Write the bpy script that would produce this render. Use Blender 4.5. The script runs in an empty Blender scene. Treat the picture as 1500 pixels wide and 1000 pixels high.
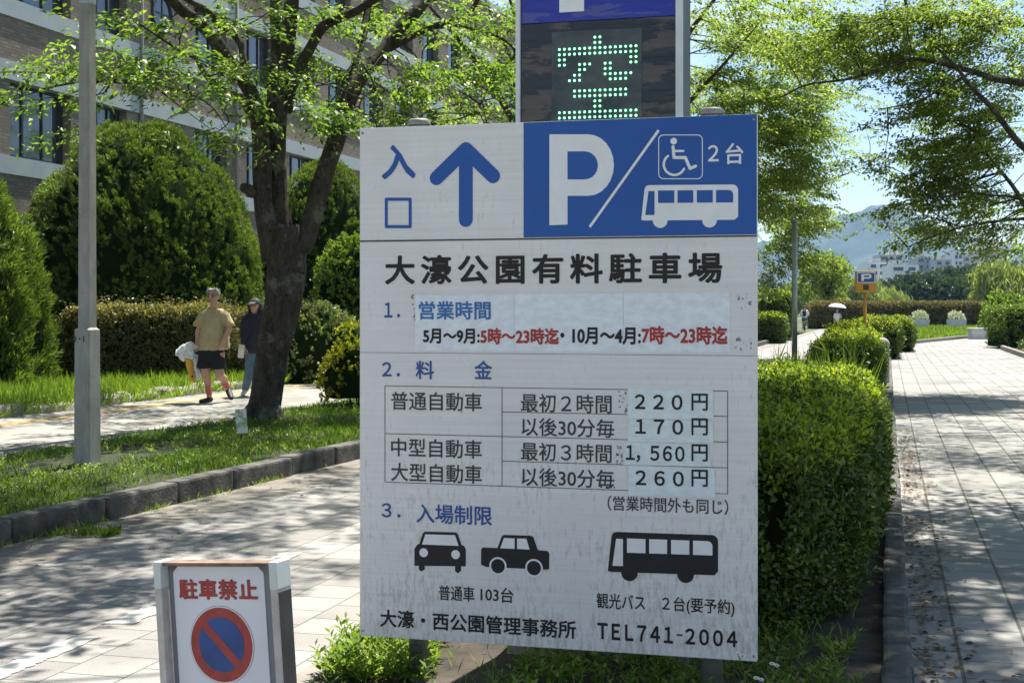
import bpy, bmesh, math, random
import numpy as np
from mathutils import Vector, Matrix, noise as mnoise
R = math.radians
S = bpy.context.scene
COL = S.collection
rng = np.random.default_rng(7)
random.seed(7)

# ------------------------------------------------------------------ camera, sky, sun, exposure
F, HZ, CAMZ = 2000.0, 453.0, 1.5          # focal length in photo pixels, horizon row, eye height
cam = bpy.data.objects.new('camera', bpy.data.cameras.new('camera'))
COL.objects.link(cam); S.camera = cam
cam.location = (0, 0, CAMZ); cam.rotation_euler = (R(90), 0, 0)
cam.data.sensor_width = 36; cam.data.lens = 36*F/1500; cam.data.shift_y = -(500-HZ)/1500
cam.data.clip_start = .05; cam.data.clip_end = 9000
SUN_EL, SUN_AZ = R(66), R(24)              # azimuth clockwise from +Y
W = bpy.data.worlds.new('World'); S.world = W; W.use_nodes = True
def world():
    nt = W.node_tree; nt.nodes.clear()
    o = nt.nodes.new('ShaderNodeOutputWorld'); b = nt.nodes.new('ShaderNodeBackground')
    sky = nt.nodes.new('ShaderNodeTexSky'); sky.sky_type = 'NISHITA'; sky.sun_disc = False
    sky.sun_elevation = SUN_EL; sky.sun_rotation = SUN_AZ; sky.air_density = 1.0; sky.dust_density = .3; sky.ozone_density = 1.8
    tc = nt.nodes.new('ShaderNodeTexCoord'); mp = nt.nodes.new('ShaderNodeMapping'); mp.inputs['Scale'].default_value = (1, 1, 3.2)
    n = nt.nodes.new('ShaderNodeTexNoise'); n.inputs['Scale'].default_value = 2.6; n.inputs['Detail'].default_value = 7; n.inputs['Roughness'].default_value = .58
    r = nt.nodes.new('ShaderNodeValToRGB'); r.color_ramp.elements[0].position = .51; r.color_ramp.elements[1].position = .84
    m = nt.nodes.new('ShaderNodeMix'); m.data_type = 'RGBA'
    L = nt.links.new
    L(tc.outputs['Generated'], mp.inputs[0]); L(mp.outputs[0], n.inputs['Vector']); L(n.outputs['Fac'], r.inputs[0])
    L(r.outputs[0], m.inputs[0]); L(sky.outputs[0], m.inputs[6]); m.inputs[7].default_value = (9.5, 9.8, 10.2, 1)
    L(m.outputs[2], b.inputs[0]); b.inputs[1].default_value = .066; L(b.outputs[0], o.inputs[0])
world()
sl = bpy.data.lights.new('sun', 'SUN'); sl.energy = 5.0; sl.angle = R(.53); sl.color = (1, .95, .86)
sun = bpy.data.objects.new('sun', sl); COL.objects.link(sun)
sd = Vector((math.sin(SUN_AZ)*math.cos(SUN_EL), math.cos(SUN_AZ)*math.cos(SUN_EL), math.sin(SUN_EL)))
sun.rotation_euler = sd.to_track_quat('Z', 'Y').to_euler(); sun.location = (0, 0, 60)
S.view_settings.view_transform = 'Standard'; S.view_settings.look = 'None'
S.view_settings.exposure = 1.35; S.view_settings.gamma = 1
S.cycles.use_denoising = True; S.cycles.max_bounces = 7; S.cycles.diffuse_bounces = 4; S.cycles.glossy_bounces = 3
S.cycles.transmission_bounces = 4; S.cycles.transparent_max_bounces = 8; S.cycles.volume_bounces = 0

# ------------------------------------------------------------------ helpers
SL = .275                                  # the paths run along (SL, 1)
def P(px, py, Y): return np.array(((px-750)/F*Y, Y, CAMZ-(py-HZ)/F*Y))
def G(c, Y, z=0): return (c+SL*Y, Y, z)    # a point of the strip with offset c
def GP(px, py, z=0):                       # pixel on the level z
    Y = F*(CAMZ-z)/(py-HZ); return np.array(((px-750)/F*Y, Y, z))

def new_mat(name):
    m = bpy.data.materials.new(name); m.use_nodes = True
    return m, m.node_tree, m.node_tree.nodes['Principled BSDF']
def node(nt, t, **kw):
    n = nt.nodes.new('ShaderNode'+t)
    for k, v in kw.items():
        if k.startswith('i_'):
            key = k[2:]
            n.inputs[int(key) if key.isdigit() else key.replace('_', ' ')].default_value = v
        else: setattr(n, k, v)
    return n
def c4(c): return (c[0], c[1], c[2], 1)
def ramp(nt, stops, src=None):
    r = nt.nodes.new('ShaderNodeValToRGB'); e = r.color_ramp.elements
    while len(e) < len(stops): e.new(.5)
    for k, (p, c) in enumerate(stops): e[k].position = p; e[k].color = c4(c) if not np.isscalar(c) else (c, c, c, 1)
    if src is not None: nt.links.new(src, r.inputs[0])
    return r
def mixc(nt, fac, a, b, mode='MIX'):
    m = nt.nodes.new('ShaderNodeMix'); m.data_type = 'RGBA'; m.blend_type = mode
    for s, i in ((fac, 0), (a, 6), (b, 7)):
        if hasattr(s, 'is_linked'): nt.links.new(s, m.inputs[i])
        elif i == 0: m.inputs[0].default_value = s
        else: m.inputs[i].default_value = c4(s)
    return m.outputs[2]
def math_(nt, op, a, b=0.0, c=None):
    m = nt.nodes.new('ShaderNodeMath'); m.operation = op
    for i, s in enumerate((a, b) if c is None else (a, b, c)):
        if hasattr(s, 'is_linked'): nt.links.new(s, m.inputs[i])
        else: m.inputs[i].default_value = s
    return m.outputs[0]
def noise_(nt, scale, detail=4, vec=None, rough=.55, stretch=None, coord='Object'):
    if vec is None:
        tc = nt.nodes.new('ShaderNodeTexCoord'); vec = tc.outputs[coord]
    if stretch:
        mp = nt.nodes.new('ShaderNodeMapping'); mp.inputs['Scale'].default_value = stretch
        nt.links.new(vec, mp.inputs[0]); vec = mp.outputs[0]
    n = node(nt, 'TexNoise', i_Scale=scale, i_Detail=detail, i_Roughness=rough); nt.links.new(vec, n.inputs['Vector'])
    return n.outputs['Fac']
def bump(nt, bs, h, strength=.4, dist=.01):
    b = node(nt, 'Bump', i_Strength=strength, i_Distance=dist); nt.links.new(h, b.inputs['Height']); nt.links.new(b.outputs[0], bs.inputs['Normal'])
def simple(name, col, rough=.6, var=.25, scale=8, metal=0, bmp=0, bscale=60, spec=.4):
    m, nt, b = new_mat(name)
    f = noise_(nt, scale)
    r = ramp(nt, [(.3, [x*(1-var) for x in col]), (.7, [min(1, x*(1+var)) for x in col])], f)
    nt.links.new(r.outputs[0], b.inputs['Base Color'])
    b.inputs['Roughness'].default_value = rough; b.inputs['Metallic'].default_value = metal; b.inputs['Specular IOR Level'].default_value = spec
    if bmp: bump(nt, b, noise_(nt, bscale, 5), bmp)
    return m
def leafmat(name, cols, trans=.45, rough=.45, spec=.35, tint=(1.25, 1.35, .5)):
    m, nt, b = new_mat(name)
    g = nt.nodes.new('ShaderNodeNewGeometry')
    k = len(cols)
    r = ramp(nt, [(i/(k-1) if k > 1 else 0, c) for i, c in enumerate(cols)], g.outputs['Random Per Island'])
    n = ramp(nt, [(.3, .72), (.7, 1.25)], noise_(nt, .9, 3))
    col = mixc(nt, 1, r.outputs[0], n.outputs[0], 'MULTIPLY')
    nt.links.new(col, b.inputs['Base Color']); b.inputs['Roughness'].default_value = rough; b.inputs['Specular IOR Level'].default_value = spec
    t = nt.nodes.new('ShaderNodeBsdfTranslucent')
    nt.links.new(mixc(nt, 1, col, tint, 'MULTIPLY'), t.inputs[0])
    ms = nt.nodes.new('ShaderNodeMixShader'); ms.inputs[0].default_value = trans
    out = nt.nodes['Material Output']
    nt.links.new(b.outputs[0], ms.inputs[1]); nt.links.new(t.outputs[0], ms.inputs[2]); nt.links.new(ms.outputs[0], out.inputs[0])
    return m

def setp(o, label=None, cat=None, group=None, kind=None):
    if label: o['label'] = label
    if cat: o['category'] = cat
    if group: o['group'] = group
    if kind: o['kind'] = kind
    return o
def thing(name, label, cat, loc=(0, 0, 0), rz=0, group=None, rot=None):
    o = bpy.data.objects.new(name, None); COL.objects.link(o); o.empty_display_size = .2
    o.location = loc; o.rotation_euler = rot or (0, 0, rz)
    return setp(o, label, cat, group)
def origin_of(o):
    v = Vector((0, 0, 0))
    while o: v += Vector(o.location); o = o.parent
    return v
def link_mesh(me, name, m, parent=None, loc=None):
    o = bpy.data.objects.new(name, me); COL.objects.link(o)
    if parent: o.parent = parent
    if loc is not None: o.location = loc
    for mm in (m if isinstance(m, (list, tuple)) else [m]): me.materials.append(mm)
    return o
def np_mesh(name, V, Fq, smooth=False, mats=None):
    """V (n,3); Fq (m,k) with one k"""
    me = bpy.data.meshes.new(name); V = np.asarray(V, np.float32); Fq = np.asarray(Fq, np.int32)
    me.vertices.add(len(V)); me.vertices.foreach_set('co', V.ravel())
    me.loops.add(Fq.size); me.loops.foreach_set('vertex_index', Fq.ravel())
    me.polygons.add(len(Fq)); k = Fq.shape[1]
    me.polygons.foreach_set('loop_start', np.arange(0, Fq.size, k, dtype=np.int32))
    if smooth: me.polygons.foreach_set('use_smooth', np.ones(len(Fq), bool))
    if mats is not None: me.polygons.foreach_set('material_index', np.asarray(mats, np.int32))
    me.update(); me.validate(); return me

class MB:
    def __init__(s): s.v = []; s.f = []; s.sm = []; s.mi = []; s.cur = 0
    def add(s, vs, fs, smooth=False):
        b = len(s.v); s.v += [tuple(map(float, p)) for p in vs]
        for f in fs: s.f.append([b+i for i in f]); s.sm.append(smooth); s.mi.append(s.cur)
        return s
    def box(s, c, d, M=None):
        x, y, z = (k/2 for k in d); c = Vector(c)
        vs = [Vector((i*x, j*y, k*z)) for i in (-1, 1) for j in (-1, 1) for k in (-1, 1)]
        vs = [c+(M @ v if M else v) for v in vs]
        return s.add(vs, [(0, 1, 3, 2), (4, 6, 7, 5), (0, 4, 5, 1), (2, 3, 7, 6), (0, 2, 6, 4), (1, 5, 7, 3)])
    def bbox(s, c, d, bev=.01, M=None):            # a box with bevelled edges
        bm = bmesh.new(); bmesh.ops.create_cube(bm, size=1)
        for v in bm.verts: v.co = Vector((v.co.x*d[0], v.co.y*d[1], v.co.z*d[2]))
        bmesh.ops.bevel(bm, geom=bm.edges[:], offset=bev, segments=2, affect='EDGES', profile=.6)
        c = Vector(c); bm.verts.index_update()
        s.add([c+(M @ v.co if M else v.co) for v in bm.verts], [[v.index for v in f.verts] for f in bm.faces]); bm.free(); return s
    def prism(s, pts, z0, z1):                     # a plan polygon raised from z0 to z1
        n = len(pts)
        vs = [(p[0], p[1], z0) for p in pts]+[(p[0], p[1], z1) for p in pts]
        return s.add(vs, [tuple(range(n-1, -1, -1)), tuple(range(n, 2*n))]+[(i, (i+1) % n, n+(i+1) % n, n+i) for i in range(n)])
    def tube(s, pts, rad, n=8, cap=True, wob=0):
        pts = [Vector(p) for p in pts]; m = len(pts)
        if np.isscalar(rad): rad = [rad]*m
        b = len(s.v); u = None
        for i, p in enumerate(pts):
            t = (pts[min(i+1, m-1)]-pts[max(i-1, 0)]).normalized()
            if u is None: u = t.orthogonal().normalized()
            else:
                u = (u-t*u.dot(t)); u = u.normalized() if u.length > 1e-6 else t.orthogonal().normalized()
            w = t.cross(u)
            for k in range(n):
                a = 2*math.pi*k/n; r = rad[i]
                if wob: r *= 1+wob*mnoise.noise(Vector((math.cos(a)*1.3+p.x*2, math.sin(a)*1.3+p.y*2, p.z*2.2)))
                s.v.append(tuple(p+(u*math.cos(a)+w*math.sin(a))*r))
        for i in range(m-1):
            for k in range(n):
                k2 = (k+1) % n
                s.f.append([b+i*n+k, b+i*n+k2, b+(i+1)*n+k2, b+(i+1)*n+k]); s.sm.append(True); s.mi.append(s.cur)
        if cap:
            for f in (list(range(n-1, -1, -1)), [(m-1)*n+k for k in range(n)]):
                s.f.append([b+k for k in f]); s.sm.append(False); s.mi.append(s.cur)
        return s
    def lathe(s, c, prof, n=20, M=None):           # prof: (r, z)
        c = Vector(c); vs = []
        for r, z in prof:
            for k in range(n):
                a = 2*math.pi*k/n; v = Vector((r*math.cos(a), r*math.sin(a), z)); vs.append(c+(M @ v if M else v))
        fs = [(i*n+k, i*n+(k+1) % n, (i+1)*n+(k+1) % n, (i+1)*n+k) for i in range(len(prof)-1) for k in range(n)]
        s.add(vs, fs, True)
        return s.add(vs[:n], [tuple(range(n-1, -1, -1))]).add(vs[-n:], [tuple(range(n))])
    def ball(s, c, r, seg=16, ring=10):
        if np.isscalar(r): r = (r, r, r)
        vs = []; fs = []
        for i in range(ring+1):
            t = math.pi*i/ring
            for k in range(seg):
                a = 2*math.pi*k/seg; vs.append((c[0]+r[0]*math.sin(t)*math.cos(a), c[1]+r[1]*math.sin(t)*math.sin(a), c[2]-r[2]*math.cos(t)))
        for i in range(ring):
            for k in range(seg): fs.append((i*seg+k, i*seg+(k+1) % seg, (i+1)*seg+(k+1) % seg, (i+1)*seg+k))
        return s.add(vs, fs, True)
    def build(s, name, m, parent=None, local=False, origin=None):
        me = bpy.data.meshes.new(name); v = np.array(s.v)
        loc = None
        if not local:
            if parent: v = v-np.array(origin_of(parent))
            elif origin is not None: v = v-np.array(origin); loc = origin
        me.from_pydata(v.tolist(), [], s.f)
        me.polygons.foreach_set('use_smooth', s.sm); me.polygons.foreach_set('material_index', s.mi); me.update()
        return link_mesh(me, name, m, parent, loc)

def spline(pts, k=5):                              # Catmull-Rom through points (rows may carry a radius)
    p = np.array(pts, float); p = np.vstack([2*p[0]-p[1], p, 2*p[-1]-p[-2]]); out = []
    for i in range(1, len(p)-2):
        for t in np.linspace(0, 1, k, endpoint=False):
            a, b, c, d = p[i-1:i+3]
            out.append(.5*((2*b)+(c-a)*t+(2*a-5*b+4*c-d)*t*t+(3*b-a-3*c+d)*t**3))
    out.append(p[-2]); return np.array(out)
def unit(a): return a/np.maximum(np.linalg.norm(a, axis=-1, keepdims=True), 1e-9)
def leaf_arrays(pos, axis, nrm, L, Wd, fold=.18):
    axis = unit(axis); side = unit(np.cross(axis, nrm)); up = np.cross(side, axis)
    L = np.broadcast_to(L, (len(pos),))[:, None]; Wd = np.broadcast_to(Wd, (len(pos),))[:, None]
    v = np.stack([pos, pos+axis*L*.45+side*Wd/2+up*Wd*fold, pos+axis*L-up*L*.08, pos+axis*L*.45-side*Wd/2+up*Wd*fold], 1)
    return v.reshape(-1, 3)
def leaf_mesh(name, chunks, m, parent=None, origin=None):
    V = np.vstack(chunks); 
    loc = None
    if parent is not None: V = V-np.array(origin_of(parent))
    elif origin is not None: V = V-np.array(origin); loc = origin
    me = np_mesh(name, V, np.arange(len(V)).reshape(-1, 4)); return link_mesh(me, name, m, parent, loc)
def sprays(anc, dirs, n=18, ln=.5, leaf=.075, droop=.25, spread=.9):
    """twigs starting at anc along dirs, with leaves set alternately along them"""
    k = len(anc); dirs = unit(dirs)
    side = unit(np.cross(dirs, np.array([0, 0, 1.])+rng.normal(0, .25, (k, 3))))
    t = (np.arange(n)+.5)/n; sg = np.where(np.arange(n) % 2, 1., -1.)
    l = ln*rng.uniform(.65, 1.3, (k, 1, 1))
    pos = anc[:, None]+dirs[:, None]*t[None, :, None]*l-np.array([0, 0, 1.])*droop*l*t[None, :, None]**2
    ax = dirs[:, None]*.55+side[:, None]*sg[None, :, None]*spread+rng.normal(0, .28, (k, n, 3))-np.array([0, 0, .28])
    pos = pos+side[:, None]*sg[None, :, None]*rng.uniform(0, .16, (k, n, 1))*l+rng.normal(0, .02, (k, n, 3))
    nr = np.array([0, 0, 1.])+rng.normal(0, .33, (k, n, 3))
    q = leaf*rng.uniform(.65, 1.25, (k*n,))
    return leaf_arrays(pos.reshape(-1, 3), ax.reshape(-1, 3), nr.reshape(-1, 3), q, q*.46)

# ------------------------------------------------------------------ materials
def paver_mat(name, base, joint, mort=.005, long_w=.012, speck=.25):
    m, nt, b = new_mat(name); L = nt.links.new
    g = nt.nodes.new('ShaderNodeNewGeometry'); mp = node(nt, 'Mapping'); mp.inputs['Rotation'].default_value = (0, 0, -math.atan2(1, SL))
    L(g.outputs['Position'], mp.inputs[0])
    br = node(nt, 'TexBrick', offset=.5, i_Scale=1.0, i_Mortar_Size=mort, i_Mortar_Smooth=.2, i_Bias=0.0, i_Brick_Width=.3, i_Row_Height=.3)
    br.inputs['Color1'].default_value = c4([x*.80 for x in base]); br.inputs['Color2'].default_value = c4([x*1.14 for x in base]); br.inputs['Mortar'].default_value = c4(joint)
    L(mp.outputs[0], br.inputs['Vector'])
    sx = node(nt, 'SeparateXYZ'); L(mp.outputs[0], sx.inputs[0])
    fr = math_(nt, 'FRACT', math_(nt, 'DIVIDE', math_(nt, 'ADD', sx.outputs[1], 300.0), .3))
    ln = math_(nt, 'LESS_THAN', math_(nt, 'ABSOLUTE', math_(nt, 'SUBTRACT', math_(nt, 'FRACT', math_(nt, 'ADD', fr, .5)), .5)), long_w/.6)
    col = mixc(nt, ln, br.outputs['Color'], mixc(nt, noise_(nt, 1.5, 3, g.outputs['Position']), joint, [x*2.6+.03 for x in joint]))
    sp = noise_(nt, 170, 2, g.outputs['Position'], .7)
    st = noise_(nt, .7, 5, g.outputs['Position'], .6)
    col = mixc(nt, 1, col, ramp(nt, [(.3, 1-speck), (.65, 1+speck)], sp).outputs[0], 'MULTIPLY')
    col = mixc(nt, 1, col, ramp(nt, [(.3, .70), (.5, 1.0), (.7, 1.12)], st).outputs[0], 'MULTIPLY')
    col = mixc(nt, ramp(nt, [(.60, 0.0), (.72, .55)], noise_(nt, 4.5, 6, g.outputs['Position'], .72)).outputs[0], col, [x*.5 for x in base])
    L(col, b.inputs['Base Color']); b.inputs['Roughness'].default_value = .85; b.inputs['Specular IOR Level'].default_value = .25
    h = math_(nt, 'ADD', math_(nt, 'MULTIPLY', math_(nt, 'ADD', br.outputs['Fac'], ln), -1.0), math_(nt, 'MULTIPLY', sp, .35))
    bump(nt, b, h, .5, .006)
    return m
M = {}
M['road'] = paver_mat('road_pavers', (.27, .257, .24), (.05, .048, .045), .004, .008, .32)
M['path'] = paver_mat('path_pavers', (.255, .246, .23), (.055, .05, .04), .0045, .016, .2)
M['walk'] = paver_mat('walkway_pavers', (.26, .247, .222), (.12, .16, .14), .004, .006, .15)
M['tactile'] = simple('tactile_yellow', (.38, .27, .11), .8, .2, 3)
M['gutter'] = simple('gutter_concrete', (.20, .183, .155), .9, .3, 2.5, bmp=.4, bscale=120)
M['kerb'] = simple('kerb_stone', (.095, .09, .08), .9, .55, 7, bmp=.8, bscale=45)
M['kerb_light'] = simple('rough_kerb_stone', (.24, .22, .19), .9, .4, 4, bmp=.8, bscale=20)
M['soil'] = simple('soil', (.055, .045, .034), .95, .5, 6, bmp=.8, bscale=40)
M['turf'] = simple('turf_ground', (.026, .034, .013), .95, .75, 26, bmp=1, bscale=60)
M['ground'] = simple('far_ground', (.09, .11, .05), .95, .35, .05)
M['paint'] = simple('worn_road_paint', (.40, .41, .385), .8, .25, 12)
M['concrete'] = simple('concrete', (.30, .29, .26), .9, .22, 9, bmp=.35, bscale=70)
M['pale_concrete'] = simple('pale_concrete', (.55, .54, .51), .85, .1, 5)
M['galv'] = simple('galvanised_steel', (.36, .37, .36), .45, .2, 14, metal=.6)
M['post'] = simple('dull_steel_post', (.20, .20, .185), .6, .3, 12, metal=.2)
M['alu'] = simple('white_aluminium', (.66, .67, .67), .4, .08, 8)
M['dark_metal'] = simple('dark_metal', (.06, .06, .055), .5, .3, 8)
M['black'] = simple('black_print', (.012, .012, .014), .55, .2, 30)
M['blue'] = simple('blue_print', (.012, .085, .34), .4, .08, 3)
M['blue_text'] = simple('blue_lettering', (.03, .085, .30), .5, .1, 20)
M['bright_blue'] = simple('sticker_blue', (.03, .16, .42), .5, .12, 20)
M['red'] = simple('red_print', (.40, .035, .03), .5, .15, 20)
M['grey_text'] = simple('faded_lettering', (.045, .045, .048), .55, .3, 60)
M['white_print'] = simple('white_print', (.80, .79, .77), .45, .05, 12)
M['rust'] = simple('rusty_steel', (.20, .14, .105), .8, .45, 16, bmp=.3)
M['bark'] = None
def bark(name, a, b_, c):
    m, nt, b = new_mat(name)
    f = noise_(nt, 9, 8, stretch=(1, 1, .35), rough=.72); l = noise_(nt, 3.4, 7, rough=.72); g = noise_(nt, 26, 5, stretch=(1, 1, .6), rough=.7)
    col = ramp(nt, [(.36, a), (.52, b_), (.66, [x*1.5 for x in b_])], math_(nt, 'ADD', math_(nt, 'MULTIPLY', f, .6), math_(nt, 'MULTIPLY', g, .4))).outputs[0]
    col = mixc(nt, ramp(nt, [(.55, 0.0), (.60, .85)], l).outputs[0], col, c)
    nt.links.new(col, b.inputs['Base Color']); b.inputs['Roughness'].default_value = .95; b.inputs['Specular IOR Level'].default_value = .15
    bump(nt, b, math_(nt, 'ADD', f, math_(nt, 'MULTIPLY', g, .6)), 1.0, .08)
    return m
M['bark'] = bark('zelkova_bark', (.020, .017, .015), (.080, .066, .054), (.17, .165, .13))
M['twig'] = simple('twig_bark', (.035, .028, .02), .9, .3, 4)
M['zelkova'] = leafmat('zelkova_leaf', [(.055, .11, .020), (.10, .175, .030), (.18, .26, .04), (.28, .33, .065)], .55, tint=(1.1, 1.3, .5))
M['zelkova_right'] = leafmat('zelkova_leaf_right', [(.09, .14, .036), (.16, .22, .05), (.25, .30, .065), (.36, .38, .11)], .6, tint=(1.1, 1.3, .55))
M['juniper'] = leafmat('juniper_leaf', [(.046, .088, .017), (.115, .180, .032), (.25, .32, .058)], .36, tint=(1.15, 1.25, .45))
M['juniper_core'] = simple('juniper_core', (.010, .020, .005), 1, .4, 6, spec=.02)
M['hedge'] = leafmat('hedge_leaf', [(.03, .062, .014), (.055, .10, .018), (.10, .15, .022), (.18, .22, .03)], .22)
M['sunlit_shoot'] = leafmat('hedge_sunlit_shoot', [(.18, .26, .025), (.32, .40, .04), (.46, .52, .06)], .45)  # new growth on hedge tops, its colour brightened to read as sunlit
M['azalea'] = leafmat('azalea_leaf', [(.06, .08, .022), (.10, .11, .035), (.17, .15, .055), (.20, .14, .07)], .28)
M['azalea_top'] = leafmat('azalea_shoot', [(.16, .20, .05), (.32, .29, .10), (.42, .30, .14)], .4)
M['pale_shrub'] = leafmat('pale_shrub_leaf', [(.12, .16, .06), (.23, .27, .11), (.40, .42, .22)], .35)
M['gold_shrub'] = leafmat('gold_shrub_leaf', [(.10, .16, .025), (.27, .29, .03), (.45, .38, .04)], .4)
M['red_hedge'] = leafmat('red_tip_hedge_leaf', [(.07, .10, .035), (.13, .14, .05), (.24, .12, .07), (.20, .21, .06)], .3)
M['pine'] = leafmat('pine_needle', [(.035, .065, .028), (.06, .095, .035), (.10, .13, .045)], .2)
M['willow'] = leafmat('willow_leaf', [(.18, .23, .08), (.27, .32, .11), (.38, .42, .16)], .4)
M['grass'] = leafmat('grass_blade', [(.06, .12, .018), (.12, .20, .026), (.20, .28, .04)], .4)
M['grass_tall'] = leafmat('tall_grass_blade', [(.10, .18, .024), (.19, .29, .034), (.29, .37, .065)], .45)
M['weed'] = leafmat('weed_leaf', [(.08, .15, .025), (.17, .26, .035), (.28, .36, .08)], .4)
M['litter'] = leafmat('dead_leaf', [(.06, .035, .02), (.14, .08, .04), (.24, .15, .07)], .1)
M['glass'] = None
def glass_mat():
    m, nt, b = new_mat('window_glass')
    b.inputs['Base Color'].default_value = (.10, .115, .13, 1); b.inputs['Roughness'].default_value = .04
    b.inputs['Metallic'].default_value = .55; b.inputs['Specular IOR Level'].default_value = 1
    bump(nt, b, noise_(nt, .8, 2), .06, .05)
    return m
M['glass'] = glass_mat()
M['frame'] = simple('dark_window_frame', (.03, .033, .038), .5, .2, 5)
M['band'] = simple('pale_stone_band', (.41, .455, .455), .8, .08, 2)
def brick_mat():
    m, nt, b = new_mat('brown_brick'); L = nt.links.new
    tc = nt.nodes.new('ShaderNodeTexCoord'); sx = node(nt, 'SeparateXYZ'); cx = node(nt, 'CombineXYZ'); L(tc.outputs['Object'], sx.inputs[0])
    L(math_(nt, 'ADD', sx.outputs[0], sx.outputs[1]), cx.inputs[0]); L(sx.outputs[2], cx.inputs[1])
    br = node(nt, 'TexBrick', i_Scale=1.0, i_Mortar_Size=.009, i_Brick_Width=.23, i_Row_Height=.075, i_Bias=-.1)
    br.inputs['Color1'].default_value = (.185, .142, .108, 1); br.inputs['Color2'].default_value = (.28, .22, .168, 1); br.inputs['Mortar'].default_value = (.13, .12, .105, 1)
    L(cx.outputs[0], br.inputs['Vector'])
    n = ramp(nt, [(.3, .78), (.7, 1.2)], noise_(nt, .6, 6))
    L(mixc(nt, 1, br.outputs[0], n.outputs[0], 'MULTIPLY'), b.inputs['Base Color']); b.inputs['Roughness'].default_value = .9
    bump(nt, b, br.outputs['Fac'], -.4, .01)
    return m
M['brick'] = brick_mat()

# ------------------------------------------------------------------ ground, road, paths, kerbs
def sheet(name, pts, m, z, kind='structure'):
    mb = MB(); mb.add([(p[0], p[1], z) for p in pts], [tuple(range(len(pts)))])
    o = mb.build(name, m); return setp(o, kind=kind)
def strip(name, c0, c1, y0, y1, m, z):
    a = c0 if callable(c0) else (lambda Y: c0); b = c1 if callable(c1) else (lambda Y: c1)
    ys = np.linspace(y0, y1, 24); mb = MB()
    vs = [G(a(y), y, z) for y in ys]+[G(b(y), y, z) for y in ys]; n = len(ys)
    mb.add(vs, [(i, n+i, n+i+1, i+1) for i in range(n-1)])
    return setp(mb.build(name, m), kind='structure')
def kc(Y): return -5.62+.30*min(max((Y-8.65)/5.05, -1.2), 1.4)     # the kerb beside the road
gr = MB(); gr.add([(-1500, -60, -.03), (1500, -60, -.03), (1500, 4200, -.03), (-1500, 4200, -.03)], [(0, 1, 2, 3)])
setp(gr.build('ground', M['ground']), kind='structure')
strip('road', lambda Y: kc(Y)+.62, -2.28, -8, 120, M['road'], 0)
strip('gutter', lambda Y: kc(Y)-.02, lambda Y: kc(Y)+.62, -8, 120, M['gutter'], -.004)
strip('median_soil', -2.27, -.02, -8, 56, M['soil'], .03)
sheet('path', [G(.1, -8)[:2], G(.1, 56)[:2], (16.5, 57.7), (24.9, 73), (26, 92), (70, 92), (70, 51), (19, 51.5), G(4.2, 49)[:2], G(4.2, -8)[:2]], M['path'], 0)
strip('verge', lambda Y: kc(Y)-.16, -8.14, -8, 90, M['turf'], .12)
strip('walkway', -8.14, -11.3, -8, 90, M['walk'], .13)
strip('tactile_strip', -10.35, -10.62, -8, 90, M['tactile'], .134)
strip('lawn_ground', -11.3, -19.6, -8, 90, M['turf'], .15)
strip('right_bed_soil', 4.3, 14, 4, 50, M['turf'], .08)
def kerb_row(name, cf, y0, y1, w, h, m, seg=(.75, 1.1), side=1, jit=.008, z0=-.05):
    mb = MB(); y = y0; ang = -math.atan(SL)
    while y < y1:
        l = random.uniform(*seg); yc = y+l/2/1.037
        c = cf(yc) if callable(cf) else cf
        dc = (cf(yc+.3)-cf(yc-.3))/.6 if callable(cf) else 0
        hh = h+random.uniform(-jit, jit)
        mb.bbox(G(c-side*w/2+random.uniform(-jit, jit), yc, (hh+z0)/2), (w, l-.004, hh-z0), .022, Matrix.Rotation(-math.atan(SL+dc)+random.uniform(-.012, .012), 3, 'Z'))
        y += l/1.037
    return setp(mb.build(name, m), kind='structure')
kerb_row('road_kerb', kc, 1, 70, .16, .165, M['kerb'])
kerb_row('median_kerb', lambda Y: -.02, -2, 56, .12, .08, M['kerb'], jit=.004, side=-1)
kerb_row('median_edge', lambda Y: -2.27, -2, 56, .10, .05, M['kerb_light'], jit=.004)
kerb_row('right_bed_kerb', lambda Y: 4.2, 6, 50, .15, .16, M['kerb_light'], jit=.004, side=-1)
def stone_row():
    mb = MB(); y = 4.0
    while y < 60:
        l = random.uniform(.28, .6); c = -11.25+random.uniform(-.05, .05); h = random.uniform(.14, .26)
        p = G(c, y, .13); bm = bmesh.new(); bmesh.ops.create_icosphere(bm, subdivisions=2, radius=1)
        off = random.uniform(0, 50)
        for v in bm.verts:
            q = v.co*(1+.35*mnoise.noise(v.co*1.6+Vector((off, 0, 0))))
            q = Vector((max(-.8, min(.8, q.x)), max(-.85, min(.85, q.y)), max(-.7, min(.7, q.z))))
            v.co = Matrix.Rotation(-.27, 3, 'Z') @ Vector((q.x*.16, q.y*l*.62, q.z*h))+Vector(p)
        bm.verts.index_update(); mb.add([v.co for v in bm.verts], [[v.index for v in f.verts] for f in bm.faces]); bm.free()
        y += l*.98
    return setp(mb.build('stone_edging', M['kerb_light']), kind='structure')
stone_row()
def paint_line():                                   # the worn white line along one row of pavers
    mb = MB(); rr = random.Random(3); y = 3.0
    for side in range(1):
        while y < 8.4:
            l = rr.uniform(.12, .42); n = 8; a = []; b = []
            if rr.random() < .12: y += l*.7; continue
            for k in range(n+1):
                yy = y+l*k/n; a.append(G(-3.60+rr.uniform(-.012, .012), yy, .004)); b.append(G(-3.60-rr.uniform(.11, .16), yy, .004))
            m = len(a); mb.add(a+b, [(i, m+i, m+i+1, i+1) for i in range(m-1)]); y += l+.006
    return setp(mb.build('road_marking', M['paint']), kind='structure')
paint_line()

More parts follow.
